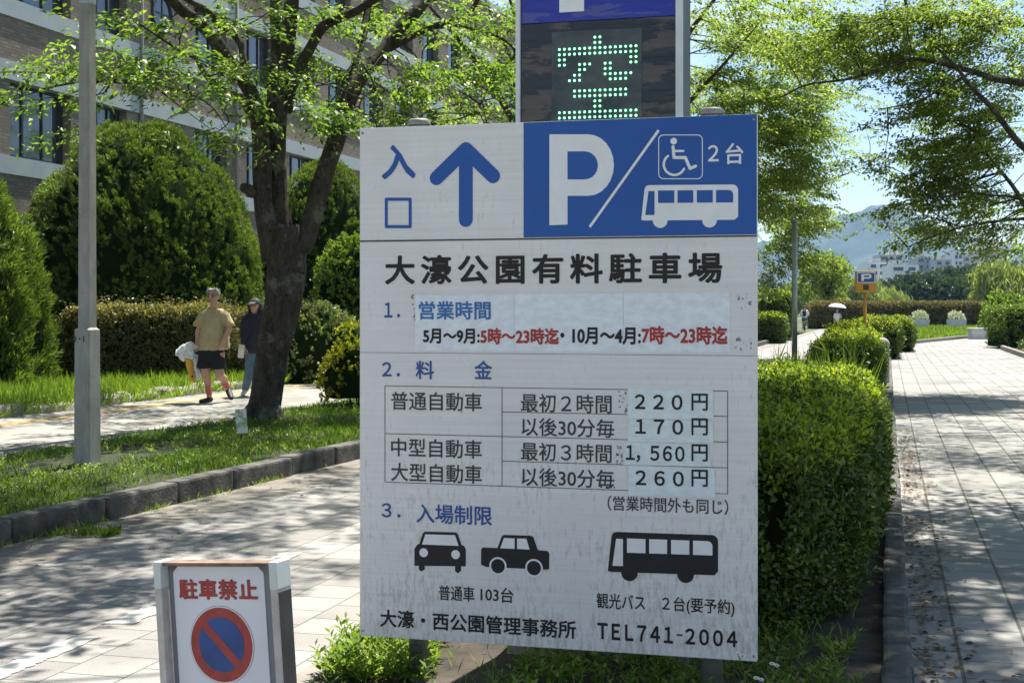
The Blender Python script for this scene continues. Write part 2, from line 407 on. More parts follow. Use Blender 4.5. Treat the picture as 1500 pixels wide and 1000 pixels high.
# grass: uncountable
def grass(name, fn, n, h, w, m, lean=.35):
    p = np.array([fn() for _ in range(n)]); hh = h*rng.uniform(.5, 1.35, n)
    ax = np.array([0, 0, 1.])+rng.normal(0, lean, (n, 3)); nr = rng.normal(0, 1, (n, 3)); nr[:, 2] *= .3
    o = leaf_mesh(name, [leaf_arrays(p, ax, nr, hh, w*rng.uniform(.7, 1.3, n), .1)], m); return setp(o, kind='stuff')
def clump(x, y, s=.9): return mnoise.noise(Vector((x*s, y*s, 3.1)))
def f_verge():
    while True:
        Y = random.uniform(7.5, 34)**1; c = random.uniform(-8.25, kc(Y)-.13)
        if random.random() < .55+1.1*clump(c, Y)+.5*clump(c, Y, 3.1): return G(c, Y, .115)
grass('verge_grass', f_verge, 64000, .07, .010, M['grass'], .6)
def f_lawn():
    while True:
        Y = random.uniform(15, 44); c = random.uniform(-14.5, -11.0)
        if random.random() < .55+.8*clump(c, Y, .8): return G(c, Y, .14)
grass('lawn_grass', f_lawn, 46000, .26, .018, M['grass_tall'], .55)
def f_edge():
    Y = random.uniform(7, 18); return G(kc(Y)+random.choice((.03, .03, .05))+abs(random.gauss(0, .02)), Y+.15*random.random(), 0) if clump(1, Y, 2.2) > .12 else G(kc(Y)+.03, 9.0+.2*random.random(), 0)
grass('kerb_grass', f_edge, 800, .06, .01, M['grass_tall'], .6)

# ------------------------------------------------------------------ lettering
def text_mesh2d(s, spacing=1.0):
    c = bpy.data.curves.new('lettering', 'FONT'); c.body = s; c.fill_mode = 'FRONT'; c.space_character = spacing; c.resolution_u = 3
    o = bpy.data.objects.new('lettering', c); COL.objects.link(o)
    dg = bpy.context.evaluated_depsgraph_get(); me = bpy.data.meshes.new_from_object(o.evaluated_get(dg))
    v = np.empty(len(me.vertices)*3, np.float32); me.vertices.foreach_get('co', v); v = v.reshape(-1, 3)[:, :2]
    f = [tuple(p.vertices) for p in me.polygons]
    bpy.data.objects.remove(o); bpy.data.curves.remove(c); bpy.data.meshes.remove(me)
    return v, f
class Art:
    """flat print on the local plane x (right), z (up); y = -height above the board"""
    def __init__(s, fn): s.fn = fn
    def text(s, mb, t, x0, x1, yt, yb, y, bold=.02, spacing=1.0):
        v, f = text_mesh2d(t, spacing); lo = v.min(0); hi = v.max(0)
        u0, z0 = s.fn(x0, yb); _, z1 = s.fn(x0, yt); u1, _ = s.fn(x1, yb)
        sc = np.array([(u1-u0), (z1-z0)])/(hi-lo+2*bold); q = (v-lo+bold)*sc+np.array([u0, z0])
        n = 8 if bold > .012 else 5
        for k in range(n+1):
            a = 2*math.pi*k/n; r = bold if k < n else 0
            d = np.array([math.cos(a), math.sin(a)])*r*sc
            mb.add([(p[0]+d[0], y-.00012*k, p[1]+d[1]) for p in q], f)
    def poly(s, mb, pts, y, px=True):
        p = [s.fn(*a) for a in pts] if px else pts
        mb.add([(a[0], y, a[1]) for a in p], [tuple(range(len(p)))])
    def stroke(s, mb, pts, w, y, px=True, closed=False, cap=True):
        p = [np.array(s.fn(*a)) if px else np.array(a) for a in pts]
        if closed: p.append(p[0])
        for k in range(len(p)-1):
            a, b = p[k], p[k+1]; d = b-a; L = np.linalg.norm(d)
            if L < 1e-9: continue
            t = math.atan2(d[1], d[0]); o = []
            if cap:
                for j in range(9): o.append(b+w/2*np.array([math.cos(t-math.pi/2+math.pi*j/8), math.sin(t-math.pi/2+math.pi*j/8)]))
                for j in range(9): o.append(a+w/2*np.array([math.cos(t+math.pi/2+math.pi*j/8), math.sin(t+math.pi/2+math.pi*j/8)]))
            else:
                nn = np.array([-math.sin(t), math.cos(t)])*w/2; o = [a-nn, b-nn, b+nn, a+nn]
            mb.add([(q[0], y-.0001*(k % 6), q[1]) for q in o], [tuple(range(len(o)))])
    def disc(s, mb, c, r, y, n=40, px=True):
        c = np.array(s.fn(*c)) if px else np.array(c)
        mb.add([(c[0]+r*math.cos(2*math.pi*k/n), y, c[1]+r*math.sin(2*math.pi*k/n)) for k in range(n)], [tuple(range(n))])

# ------------------------------------------------------------------ the big parking board
XL, YL, XR, YR = -.602, 5.4, .8975, 5.0
SW = math.hypot(XR-XL, YR-YL); SYAW = math.atan2(YR-YL, XR-XL); ZB, ZT = .211, 2.215
def sign_uv(px, py, off=0.0):                       # off: how far behind the board's plane
    nx, ny = -math.sin(SYAW), math.cos(SYAW)
    ox, oy = XL+nx*off, YL+ny*off; dx, dy = math.cos(SYAW), math.sin(SYAW)
    r = (px-750)/F; t = (r*oy-ox)/(dx-r*dy); Y = oy+t*dy
    return t, CAMZ-(py-HZ)/F*Y
def board_mat():
    m, nt, b = new_mat('weathered_white_board'); L = nt.links.new
    tc = nt.nodes.new('ShaderNodeTexCoord'); sx = node(nt, 'SeparateXYZ'); L(tc.outputs['Object'], sx.inputs[0])
    col = ramp(nt, [(.3, (.73, .70, .665)), (.7, (.82, .79, .755))], noise_(nt, 3, 4)).outputs[0]
    rib = ramp(nt, [(.35, .93), (.6, 1.0)], noise_(nt, 9, 3, stretch=(.12, 1, 9))).outputs[0]
    col = mixc(nt, 1, col, rib, 'MULTIPLY')
    st = noise_(nt, 34, 7, stretch=(1.7, 1, .42), rough=.8); bl = noise_(nt, 3.0, 4)
    low = ramp(nt, [(.12, .11), (.50, 0.0)], math_(nt, 'MULTIPLY', sx.outputs[2], .45)).outputs[0]
    k = math_(nt, 'ADD', math_(nt, 'ADD', st, math_(nt, 'MULTIPLY', math_(nt, 'SUBTRACT', bl, .5), .38)), low)
    dirt = ramp(nt, [(.58, 0.0), (.71, .5)], k).outputs[0]
    col = mixc(nt, dirt, col, (.27, .27, .20))
    L(col, b.inputs['Base Color']); b.inputs['Roughness'].default_value = .42; b.inputs['Specular IOR Level'].default_value = .35
    bump(nt, b, noise_(nt, 7, 2, stretch=(.1, 1, 14)), .12, .004)
    return m
M['board'] = board_mat()
def film_mat(name, col):
    m, nt, b = new_mat(name)
    n = noise_(nt, 22, 3, stretch=(1, 1, 1.6)); r = ramp(nt, [(.35, [x*.86 for x in col]), (.65, col)], n)
    nt.links.new(r.outputs[0], b.inputs['Base Color']); b.inputs['Roughness'].default_value = .2
    bump(nt, b, n, .35, .006); return m
M['sticker'] = film_mat('sticker_film', (.80, .84, .87)); M['price'] = film_mat('price_film', (.77, .85, .85))
sg = thing('parking_sign', 'large white and blue parking information board on two steel posts, price table in its middle', 'sign', (XL, YL, 0), SYAW)
mb = MB(); mb.bbox((SW/2, .016, (ZB+ZT)/2), (SW, .032, ZT-ZB), .002); panel = mb.build('panel', M['board'], sg, True)
A = Art(sign_uv)
mb = MB()
for px in (614, 1043):
    u = sign_uv(px, 500, .08)[0]; mb = MB(); mb.tube([(u, .078, -.05), (u, .078, ZT+.018)], .041, 20); mb.lathe((u, .078, ZT+.014), [(.046, 0), (.046, .016), (.036, .024), (.005, .028)], 20)
    po = mb.build('post', M['post'], sg, True)
    if px == 614: q = MB(); q.box((u, .035, .17), (.046, .006, .022)); q.build('clamp', M['dark_metal'], po, True)
mb = MB()
for z in (.45, 1.2, 1.95): mb.bbox((SW/2, .036+.012, z), (SW*.94, .018, .04), .003)
mb.build('back_rail', M['galv'], sg, True)
for u in (.012, SW-.012):
    for z in (ZB+.02, ZT-.02):
        q = MB(); q.lathe((u, -.0005, z), [(.005, 0), (.005, .0015), (.002, .003)], 10, Matrix.Rotation(R(90), 3, 'X')); q.build('screw', M['galv'], panel, True)
uB = sign_uv(767, 260)[0]; zB = sign_uv(767, 348)[1]
mb = MB(); A.poly(mb, [(uB, zB), (SW-.001, zB), (SW-.001, ZT-.001), (uB, ZT-.001)], -.0012, False); mb.build('blue_field', M['blue'], panel, True)
mb = MB(); zl = sign_uv(527, 353.6)[1]; A.poly(mb, [(0.001, zl-.0025), (SW-.001, zl-.0025), (SW-.001, zl+.0035), (.001, zl+.0035)], -.0016, False)
zs = sign_uv(528, 516)[1]; A.poly(mb, [(0, zs-.0008), (SW, zs-.0008), (SW, zs+.0008), (0, zs+.0008)], -.0006, False)
mb.build('dividing_line', M['grey_text'], panel, True)
# top left: entrance and arrow
mb = MB(); A.text(mb, '入', 559, 609, 213, 263, -.0012, .03); A.stroke(mb, [(566, 292), (601, 292), (601, 332), (566, 332)], .0125, -.0012, closed=True); mb.build('lettering', M['blue'], panel, True)
mb = MB(); w = .056
A.stroke(mb, [(682.5, 219), (682.5, 322)], w, -.0012); A.stroke(mb, [(682.5, 219), (639.5, 261)], w, -.0016); A.stroke(mb, [(682.5, 219), (722.5, 258)], w, -.0020); mb.build('arrow', M['blue'], panel, True)
# P
def p_outline():
    o = [(805, 330), (805, 197), (862, 197)]
    for k in range(13):
        t = -math.pi/2+math.pi*k/12; o.append((862+37.5*math.cos(t), 242+45*math.sin(t)))
    return o+[(831.5, 287), (831.5, 329)]
mb = MB(); A.stroke(mb, [(864, 332.5), (965, 191)], .010, -.0024, cap=False); mb.build('slash', M['white_print'], panel, True)
mb = MB(); A.poly(mb, p_outline(), -.0024); mb.cur = 1; o = [(831.5, 222), (856, 222)]+[(857+19*math.cos(t), 242.5+20.5*math.sin(t)) for t in np.linspace(-math.pi/2, math.pi/2, 12)]+[(831.5, 263)]
A.poly(mb, o, -.0032); mb.build('parking_letter', [M['white_print'], M['blue']], panel, True)
def bus(A, px0, py0, k, mbody, y, sh=0.0):
    """bus pictogram in units of the crop (0..357, 0..160); sh shears it with the plane"""
    X = lambda x, yy: (px0+x*k, py0+yy*k+sh*x*k)
    body = [(2, 108), (0, 128), (12, 130), (345, 130), (357, 118), (357, 22)]+[(337+20*math.cos(t), 20-20*math.sin(t)) for t in np.linspace(0, math.pi/2, 6)]+[(28, 0), (18, 3), (12, 14)]
    A.poly(mbody, [X(*p) for p in body], y)
    for i, cx in enumerate((70, 252)):
        A.poly(mbody, [X(cx+27*math.cos(t), 131+27*math.sin(t)) for t in np.linspace(0, 2*math.pi, 25)[:-1]], y-.0004)
    mbody.cur = 1
    for q in ([(27, 22), (49, 22), (49, 110), (15, 110)], [(62, 20), (122, 20), (122, 66), (62, 66)], [(134, 20), (192, 20), (192, 66), (134, 66)], [(205, 20), (264, 20), (264, 66), (205, 66)],
              [(276, 20), (322, 20), (333, 23), (339, 32), (339, 66), (276, 66)]):
        A.poly(mbody, [X(*p) for p in q], y-.001)
bd = MB(); bus(A, 939.5, 271.5, .397, bd, -.0024, -.008); bd.build('bus_emblem', [M['white_print'], M['blue']], panel, True)
# wheelchair symbol
mb = MB(); o = []
for cx, cy, t0 in ((1022, 205, -90), (1022, 255, 0), (972, 255, 90), (972, 205, 180)):
    for k in range(5): t = R(t0+22.5*k); o.append((cx+7*math.cos(t), cy+7*math.sin(t)))
A.stroke(mb, o, .0032, -.0022, closed=True)
A.disc(mb, (987, 207), .0125, -.0022); A.stroke(mb, [(986, 215), (987.5, 231), (1004, 231), (1011, 247), (1019, 243.5)], .0115, -.0022)
A.stroke(mb, [(987, 221.5), (1001, 221.5)], .0085, -.003)
A.stroke(mb, [(988+15.5*math.cos(t), 241+15.5*math.sin(t)) for t in np.linspace(R(232), R(25), 18)], .009, -.0024)
mb.build('wheelchair_emblem', M['white_print'], panel, True)
for t, x0, x1, y0, y1 in (('２', 1037, 1053, 213, 237), ('台', 1063, 1089, 210, 241)):
    mb = MB(); A.text(mb, t, x0, x1, y0, y1, -.0022, .015); mb.build('lettering', M['white_print'], panel, True)
# title and section headings
def line(A, t, x0, x1, yt, yb, m, parent, name='lettering', y=-.0012, bold=.02, sp=1.0):
    mb = MB(); A.text(mb, t, x0, x1, yt, yb, y, bold, sp); return mb.build(name, m, parent, True)
line(A, '大濠公園有料駐車場', 564, 1058, 374, 417, M['black'], panel, 'title_lettering', bold=.027, sp=1.32)
for t, x0, x1, y0, y1, b_ in (('１．', 563, 586, 443, 465, .02), ('２．', 560, 586, 530, 551, .02), ('３．', 559, 587, 736, 757, .02), ('料', 609, 636, 528, 555, .018), ('金', 695, 721, 528, 555, .018), ('入場制限', 610, 721, 737, 765, .016)):
    line(A, t, x0, x1, y0, y1, M['blue_text'], panel, 'heading_lettering', bold=b_, sp=.92 if len(t) == 2 else 1)
# opening-hours sticker
sk = MB()
xs = [608, 753, 913, 1070]
for i in range(3):
    u0 = sign_uv(xs[i]+.3, 470)[0]; u1 = sign_uv(xs[i+1]-.3, 470)[0]; z0 = sign_uv(608, 513)[1]; z1 = sign_uv(608, 432)[1]
    sk.add([(u0, -.0012-.0002*i, z0), (u1, -.0012-.0002*i, z0), (u1, -.0012-.0002*i, z1+.004*i), (u0, -.0012-.0002*i, z1+.003*i)], [(0, 1, 2, 3)])
sk.build('hours_sticker', M['sticker'], panel, True)
def scraps(name, boxes, n, m, seed):                # torn leftovers of older stickers
    rr = random.Random(seed); mb = MB()
    for x0, x1, y0, y1 in boxes:
        for _ in range(n):
            cx, cy = rr.uniform(x0, x1), rr.uniform(y0, y1); r = rr.uniform(.6, 2.2); k = rr.randint(5, 8); st = rr.uniform(.6, 2.2)
            A.poly(mb, [(cx+r*rr.uniform(.5, 1.2)*math.cos(6.283*j/k), cy+r*st*rr.uniform(.5, 1.2)*math.sin(6.283*j/k)) for j in range(k)], -.0007-.00003*_)
    o = mb.build(name, m, panel, True); o['kind'] = 'stuff'
scraps('glue_residue', [(1074, 1104, 430, 452), (1076, 1102, 496, 512), (603, 609, 432, 470), (902, 912, 652, 682), (906, 920, 568, 606)], 13, simple('glue_residue', (.25, .245, .235), .8, .5, 60), 4)
scraps('dark_residue', [(904, 911, 655, 668), (1018, 1040, 724, 727), (880, 900, 712, 714)], 7, M['grey_text'], 9)
line(A, '営業時間', 614, 719, 441, 468, M['bright_blue'], panel, 'sticker_heading', -.0026, .02)
for t, x0, x1, y0, y1, mt in (('5月～9月:', 620, 703, 481, 503, 'black'), ('・10月～4月:', 821, 939, 479, 504, 'black'), ('5時～23時迄', 704, 819, 480, 504, 'red'), ('7時～23時迄', 940, 1066, 477, 504, 'red')):
    line(A, t, x0, x1, y0, y1, M[mt], panel, 'hours_lettering', -.0026, .035)
# price table
mb = MB(); uL, uC, uR = (sign_uv(x, 600)[0] for x in (564, 735.5, 1066)); lw = .0026
zr = [sign_uv(736, y)[1] for y in (567.5, 603, 639, 675, 711.5)]
def hl(a, b, z, y=-.0012): A.poly(mb, [(a, z-lw/2), (b, z-lw/2), (b, z+lw/2), (a, z+lw/2)], y, False)
def vl(u, a, b): A.poly(mb, [(u-lw/2, a), (u+lw/2, a), (u+lw/2, b), (u-lw/2, b)], -.0015, False)
hl(uL, uR, zr[0]); hl(uL, uR, zr[4]); hl(uL, uR, zr[2])
hl(uC, uR, zr[1]); hl(uC, uR, zr[3])
for u in (uL, uC, uR): vl(u, zr[4], zr[0])
mb.build('price_table', M['grey_text'], panel, True)
for t, x0, x1, y0, y1 in (('普通自動車', 573, 706, 573, 600), ('中型自動車', 573, 706, 641, 668), ('大型自動車', 573, 706, 677, 704), ('最初２時間', 763, 896, 576, 603), ('以後30分毎', 764, 900, 611, 638),
                          ('最初３時間', 763, 896, 647, 674), ('以後30分毎', 764, 900, 684, 711), ('（営業時間外も同じ）', 890, 1067, 725, 747)):
    line(A, t, x0, x1, y0, y1, M['grey_text'], panel, 'table_lettering', bold=.012)
for (x0, x1, t, b_, ts, y0) in ((919, 1045, 568, 613, ('２２０', 930, 1000), 577), (920, 1045, 613, 647, ('１７０', 931, 1001), 613), (914, 1040, 647, 681, ('１，５６０', 917, 1003), 651), (920, 1048, 681, 726, ('２６０', 931, 1002), 688)):
    st = MB(); u0 = sign_uv(x0, 600)[0]; u1 = sign_uv(x1, 600)[0]; z0 = sign_uv(x0, b_)[1]+.0015; z1 = sign_uv(x0, t)[1]
    st.add([(u0, -.0022, z0), (u1, -.0022, z0+.002), (u1-.002, -.0022, z1-.004), (u0+.003, -.0022, z1)], [(0, 1, 2, 3)]); st = st.build('price_sticker', M['price'], panel, True)
    line(A, ts[0], ts[1], ts[2], y0, y0+(25 if '，' in ts[0] else 22), M['black'], panel, 'price_lettering', -.003, .022, .55 if '，' in ts[0] else 1); line(A, '円', 1013, 1037, y0-1, y0+24, M['black'], panel, 'price_lettering', -.003, .016)
# pictograms and bottom lines
BW = [M['black'], M['white_print']]
def CR(x, y): return (520+x/2.5, 640+y/2.5)
mb = MB()
A.poly(mb, [CR(*p) for p in ((218, 470), (218, 408), (228, 393), (236, 390), (248, 352), (256, 345), (370, 348), (377, 354), (390, 393), (400, 398), (406, 410), (406, 472))], -.0012)
A.poly(mb, [CR(*p) for p in ((234, 460), (256, 460), (256, 482), (245, 491), (234, 484))], -.0016); A.poly(mb, [CR(*p) for p in ((367, 460), (389, 460), (389, 488), (378, 497), (367, 490))], -.0016)
mb.cur = 1; A.poly(mb, [CR(*p) for p in ((246, 392), (258, 355), (367, 358), (380, 397))], -.002)
for c in ((252, 422), (369, 429)): A.disc(mb, CR(*c), .0175, -.002)
mb.build('car_emblem', BW, panel, True)
mb = MB()
A.poly(mb, [CR(*p) for p in ((462, 466), (462, 410), (468, 403), (522, 405), (538, 362), (546, 357), (646, 360), (654, 366), (670, 413), (705, 416), (712, 424), (711, 483), (690, 484), (480, 474))], -.0012)
mb.cur = 1
for q in (((532, 406), (546, 368), (585, 370), (585, 408)), ((594, 408), (594, 370), (628, 371), (640, 411))): A.poly(mb, [CR(*p) for p in q], -.002)
for c in ((524, 471), (656, 478)):
    mb.cur = 1; A.disc(mb, CR(*c), .0345, -.002); mb.cur = 0; A.disc(mb, CR(*c), .0275, -.0026)
mb.build('car_emblem', BW, panel, True)
mb = MB(); bus(A, 890.5, 778, .452, mb, -.0012, .033); mb.build('bus_emblem', BW, panel, True)
for t, x0, x1, y0, y1, b_, sp in (('普通車', 643, 695, 856, 878, .012, 1), ('103台', 704, 752, 858, 880, .012, 1), ('観光バス', 874, 945, 867, 890, .012, 1), ('２台(要予約)', 970, 1076, 872, 897, .012, 1), ('大濠・西公園管理事務所', 557, 844, 891, 917, .02, 1),
                                  ('ＴＥＬ７４１', 875, 986, 911, 935, .03, .68), ('２００４', 1004, 1080, 919, 943, .03, .68)):
    line(A, t, x0, x1, y0, y1, M['black'], panel, 'notice_lettering', bold=b_, sp=sp)
mb = MB(); A.stroke(mb, [(991, 929), (1000, 929.6)], .006, -.0012, cap=False); mb.build('notice_lettering', M['black'], panel, True)

# ------------------------------------------------------------------ LED tower behind the board
TOFF = .62
def tower_uv(px, py): return sign_uv(px, py, TOFF)
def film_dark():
    m, nt, b = new_mat('dark_film_painted_reflections'); L = nt.links.new
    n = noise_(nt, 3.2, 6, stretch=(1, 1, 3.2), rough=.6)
    L(ramp(nt, [(.49, (.010, .010, .014)), (.52, (.075, .055, .042))], n).outputs[0], b.inputs['Base Color']); b.inputs['Roughness'].default_value = .16  # brown patches are mirrored surroundings painted into the film's colour
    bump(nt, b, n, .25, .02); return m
def film_blue():
    m, nt, b = new_mat('blue_wrinkled_film'); L = nt.links.new
    n = noise_(nt, 2.6, 6, stretch=(1, 1, 4.5), rough=.62)
    L(ramp(nt, [(.52, (.012, .022, .30)), (.55, (.065, .065, .27))], n).outputs[0], b.inputs['Base Color']); b.inputs['Roughness'].default_value = .2
    bump(nt, b, n, .2, .02); return m
nx, ny = -math.sin(SYAW)*TOFF, math.cos(SYAW)*TOFF
tw = thing('vacancy_tower', 'tall illuminated parking tower with green dot display, standing behind the board', 'sign', (XL+nx, YL+ny, 0), SYAW)
T = Art(tower_uv); u0 = tower_uv(756, 100)[0]; u1 = tower_uv(1000, 100)[0]; ZTW = 3.55
mb = MB(); mb.bbox(((u0+u1)/2, .14, (.42+ZTW)/2), (u1-u0-.004, .25, ZTW-.42), .006); mb.build('cabinet', M['dark_metal'], tw, True)
for a, b_ in ((756, 762.5), (990, 1000)):
    ua, ub = tower_uv(a, 100)[0], tower_uv(b_, 100)[0]; mb = MB(); mb.bbox(((ua+ub)/2, .003, (.46+ZTW)/2), (ub-ua, .03, ZTW-.46), .003); mb.build('side_trim', M['alu'], tw, True)
zb = tower_uv(763, 36)[1]; ua = tower_uv(763.5, 100)[0]; ub = tower_uv(989.5, 100)[0]
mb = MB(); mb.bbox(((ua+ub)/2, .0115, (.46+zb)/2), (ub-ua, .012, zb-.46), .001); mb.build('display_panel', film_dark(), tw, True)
mb = MB(); mb.bbox(((ua+ub)/2, .0115, (zb+ZTW-.02)/2+.0015), (ub-ua, .012, ZTW-zb-.023), .001); bp = mb.build('upper_panel', film_blue(), tw, True)
mb = MB(); k = 1.42; uP, zP = tower_uv(819, 18.5)
pts = [(uP, zP), (uP+.108, zP), (uP+.108, zP+.16), (uP+.2, zP+.16)]+[(uP+.2+.15*math.cos(t), zP+.32+.16*math.sin(t)) for t in np.linspace(-math.pi/2, math.pi/2, 12)]+[(uP, zP+.48)]
T.poly(mb, pts, .0035, False); mb.build('parking_letter', M['white_print'], bp, True)
wu0, wz1 = tower_uv(808, 47.5); wu1, _ = tower_uv(940, 43); wz0 = tower_uv(808, 183)[1]
def led_glass():
    m, nt, b = new_mat('display_glass'); n = noise_(nt, 5, 4, stretch=(1, 1, 1.5))
    nt.links.new(ramp(nt, [(.35, (.016, .022, .019)), (.7, (.10, .105, .09))], n).outputs[0], b.inputs['Base Color']); b.inputs['Roughness'].default_value = .12; bump(nt, b, n, .2, .02); return m
mb = MB(); mb.bbox(((wu0+wu1)/2, .004, (wz0+wz1)/2), (wu1-wu0, .006, wz1-wz0), .001); win = mb.build('display_window', led_glass(), tw, True)
m_led, nt, b = new_mat('green_led'); b.inputs['Base Color'].default_value = (.2, .8, .4, 1); b.inputs['Emission Color'].default_value = (.22, 1, .42, 1); b.inputs['Emission Strength'].default_value = 1.5
rows = {0: [7, 8], 1: [7, 8], 2: range(16), 3: range(16), 4: [0, 1, 14, 15], 5: [0, 1, 4, 5, 6, 9, 10, 14, 15], 6: [4, 5, 9, 10], 7: [3, 4, 9, 10, 11, 12, 13, 14], 8: [2, 3, 4, 10, 11, 12, 13], 10: range(3, 14), 11: range(3, 14), 12: [7, 8], 13: [7, 8], 14: range(16), 15: range(16)}
lu0, lz = tower_uv(819.3, 57.5); lu1 = tower_uv(931.6, 52)[0]; du = (lu1-lu0)/15; dz = du*1.02
mb = MB()
for r_, cs in rows.items():
    for c in cs: mb.ball((lu0+du*c, .0005, lz-dz*r_), (.0052, .004, .0052), 10, 6)
mb.build('led_character', m_led, win, True)
mb = MB(); mb.bbox(((u0+u1)/2, .16, .2), (u1-u0+.06, .42, .46), .01); mb.build('plinth', M['concrete'], tw, True)

# ------------------------------------------------------------------ no-parking stand
NY, NYAW, NROLL = 3.9, R(-24), R(-4.2)
npx, npy = (224-750)/F*NY, NY
st0 = Matrix.Rotation(NYAW, 4, 'Z') @ Matrix.Rotation(NROLL, 4, 'Y')
HH = .80
top = Vector((npx, npy, CAMZ-(823-HZ)/F*NY)); base = top-(st0 @ Vector((0, 0, HH)))
ns = thing('no_parking_stand', 'leaning no-parking board in a rusty white steel frame on the pavement', 'sign', base, rot=st0.to_euler())
def stand_uv(px, py):
    d = Vector(((px-750)/F, 1, -(py-HZ)/F)); Mi = (Matrix.Translation(base) @ st0).inverted()
    o = Mi @ Vector((0, 0, CAMZ)); e = Mi.to_3x3() @ d; t = -o.y/e.y; q = o+e*t; return q.x, q.z
NWD = stand_uv(409, 905)[0]
B_ = Art(stand_uv)
m_tape = simple('reflective_tape', (.62, .66, .62), .35, .06, 10); m_post = simple('chipped_cream_paint', (.50, .47, .42), .6, .2, 18); 
for x in (.012, NWD-.012):
    mb = MB(); mb.bbox((x, .034, HH/2), (.024, .068, HH), .003); p_ = mb.build('post', [m_post], ns, True)
    mb = MB(); mb.bbox((x, .034, HH-.037), (.0255, .0695, .076), .003); mb.build('reflective_band', m_tape, p_, True)
mb = MB(); mb.box((NWD-.0005+.0008, .034, (HH-.08)/2), (.0012, .062, HH-.085)); mb.build('side_plate', M['dark_metal'], ns, True)
mb = MB(); mb.bbox((NWD/2, .036, HH-.007), (NWD-.05, .058, .009), .002); mb.build('top_bar', M['rust'], ns, True)
mb = MB(); mb.bbox((NWD/2, .03, .1), (NWD-.05, .04, .03), .002); mb.build('lower_bar', M['rust'], ns, True)
def back_mat():
    m, nt, b = new_mat('rust_streaked_zinc'); tc = nt.nodes.new('ShaderNodeTexCoord'); sx = node(nt, 'SeparateXYZ'); nt.links.new(tc.outputs['Object'], sx.inputs[0])
    k = math_(nt, 'ADD', noise_(nt, 9, 5, stretch=(1, 1, .35)), math_(nt, 'MULTIPLY', math_(nt, 'SUBTRACT', sx.outputs[2], .74), 2.2))
    nt.links.new(mixc(nt, ramp(nt, [(.5, 0.0), (.66, 1.0)], k).outputs[0], (.21, .22, .24), (.16, .085, .05)), b.inputs['Base Color']); b.inputs['Roughness'].default_value = .6; return m
mb = MB(); mb.bbox((NWD/2, .036, HH/2+.05), (NWD-.05, .004, HH-.13), .001); bk = mb.build('backing_plate', back_mat(), ns, True)
def stand_back(px, py):                             # the same, on the sheet's own plane
    d = Vector(((px-750)/F, 1, -(py-HZ)/F)); Mi = (Matrix.Translation(base) @ st0).inverted()
    o = Mi @ Vector((0, 0, CAMZ)); e = Mi.to_3x3() @ d; t = (.031-o.y)/e.y; q = o+e*t; return q.x, q.z
B2 = Art(stand_back)
sx0, sz1 = stand_back(253, 829); sx1, _ = stand_back(385.5, 833); sz0 = .12
mb = MB(); c = .017; ys = .031
pts = [(sx0, sz0), (sx1, sz0), (sx1, sz1-c), (sx1-c, sz1), (sx0+c, sz1), (sx0, sz1-c)]
mb.add([(p[0], ys, p[1]) for p in pts]+[(p[0], ys+.003, p[1]) for p in pts], [tuple(range(6)), tuple(range(11, 5, -1))]+[(i, 6+i, 6+(i+1) % 6, (i+1) % 6) for i in range(6)])
sh = mb.build('poster', simple('poster_white', (.75, .75, .78), .35, .04, 6), ns, True)
mb = MB(); tx0, tz1 = stand_back(261.5, 847); tx1, _ = stand_back(377, 852); tz0 = stand_back(262, 877)[1]
v, f = text_mesh2d('駐車禁止', 1.08); lo = v.min(0); hi = v.max(0); bo = .036
sc = np.array([tx1-tx0, tz1-tz0])/(hi-lo+2*bo); q = (v-lo+bo)*sc+np.array([tx0, tz0])
for k in range(13):
    a = 2*math.pi*k/12; d = np.array([math.cos(a), math.sin(a)])*(bo if k < 12 else 0)*sc; mb.add([(p[0]+d[0], ys-.0008-.0001*k, p[1]+d[1]) for p in q], f)
m_fred = simple('faded_red', (.36, .05, .042), .45, .2, 25); m_fblue = simple('scuffed_blue', (.022, .07, .24), .4, .25, 14)
mb.build('lettering', m_fred, sh, True)
cc = np.array(stand_back(325, 943.5)); r0 = .1045
def ell(mb, c, r, y, n=56): mb.add([(c[0]+r*math.cos(2*math.pi*k/n), y, c[1]+r*math.sin(2*math.pi*k/n)) for k in range(n)], [tuple(range(n))])
mb = MB(); ell(mb, cc, r0*1.045, ys-.0008); mb.build('thin_ring', M['grey_text'], sh, True)
mb = MB(); ell(mb, cc, r0*1.035, ys-.0012); mb.build('white_disc', M['white_print'], sh, True)
mb = MB(); ell(mb, cc, r0, ys-.0018); 
ri = r0*.735; B2.stroke(mb, [(cc[0]-ri*.72, cc[1]+ri*.72), (cc[0]+ri*.72, cc[1]-ri*.72)], r0*.235, ys-.0032, False, cap=False); mb.build('red_ring', m_fred, sh, True)
mb = MB(); ell(mb, cc, ri, ys-.0025); mb.build('blue_disc', m_fblue, sh, True)


# ------------------------------------------------------------------ brick building
BY = -math.atan(SL)+math.pi/2                       # local x runs along the paths
bl = thing('brick_building', 'long brown brick building with pale stone bands and dark framed windows behind the domed shrubs', 'building', (-19.5, 0, 0), BY)
KA = math.hypot(1, SL); A0, A1 = 12*KA, 82*KA
WIN = [(24.6, 2.3), (27.4, 2.3), (30.35, 2.25), (33.5, 1.5), (38.4, 1.9), (41.5, 1.9), (44.5, 2.0), (47.6, 2.0), (50.8, 2.0), (54.1, 2.0), (57.3, 2.0), (60.55, 2.0), (63.75, 2.0), (66.9, 2.0), (70.1, 2.0), (73.3, 2.0), (76.5, 2.0)]
WIN = [(y*KA, w*KA) for y, w in WIN]
SILL = [1.4, 4.9, 8.4, 11.9]; DEP = .42
wall = MB(); bands = []
def wbox(mb, a0, a1, z0, z1, y0=0.0, y1=DEP): mb.box(((a0+a1)/2, (y0+y1)/2, (z0+z1)/2), (a1-a0, y1-y0, z1-z0))
zprev = -.2
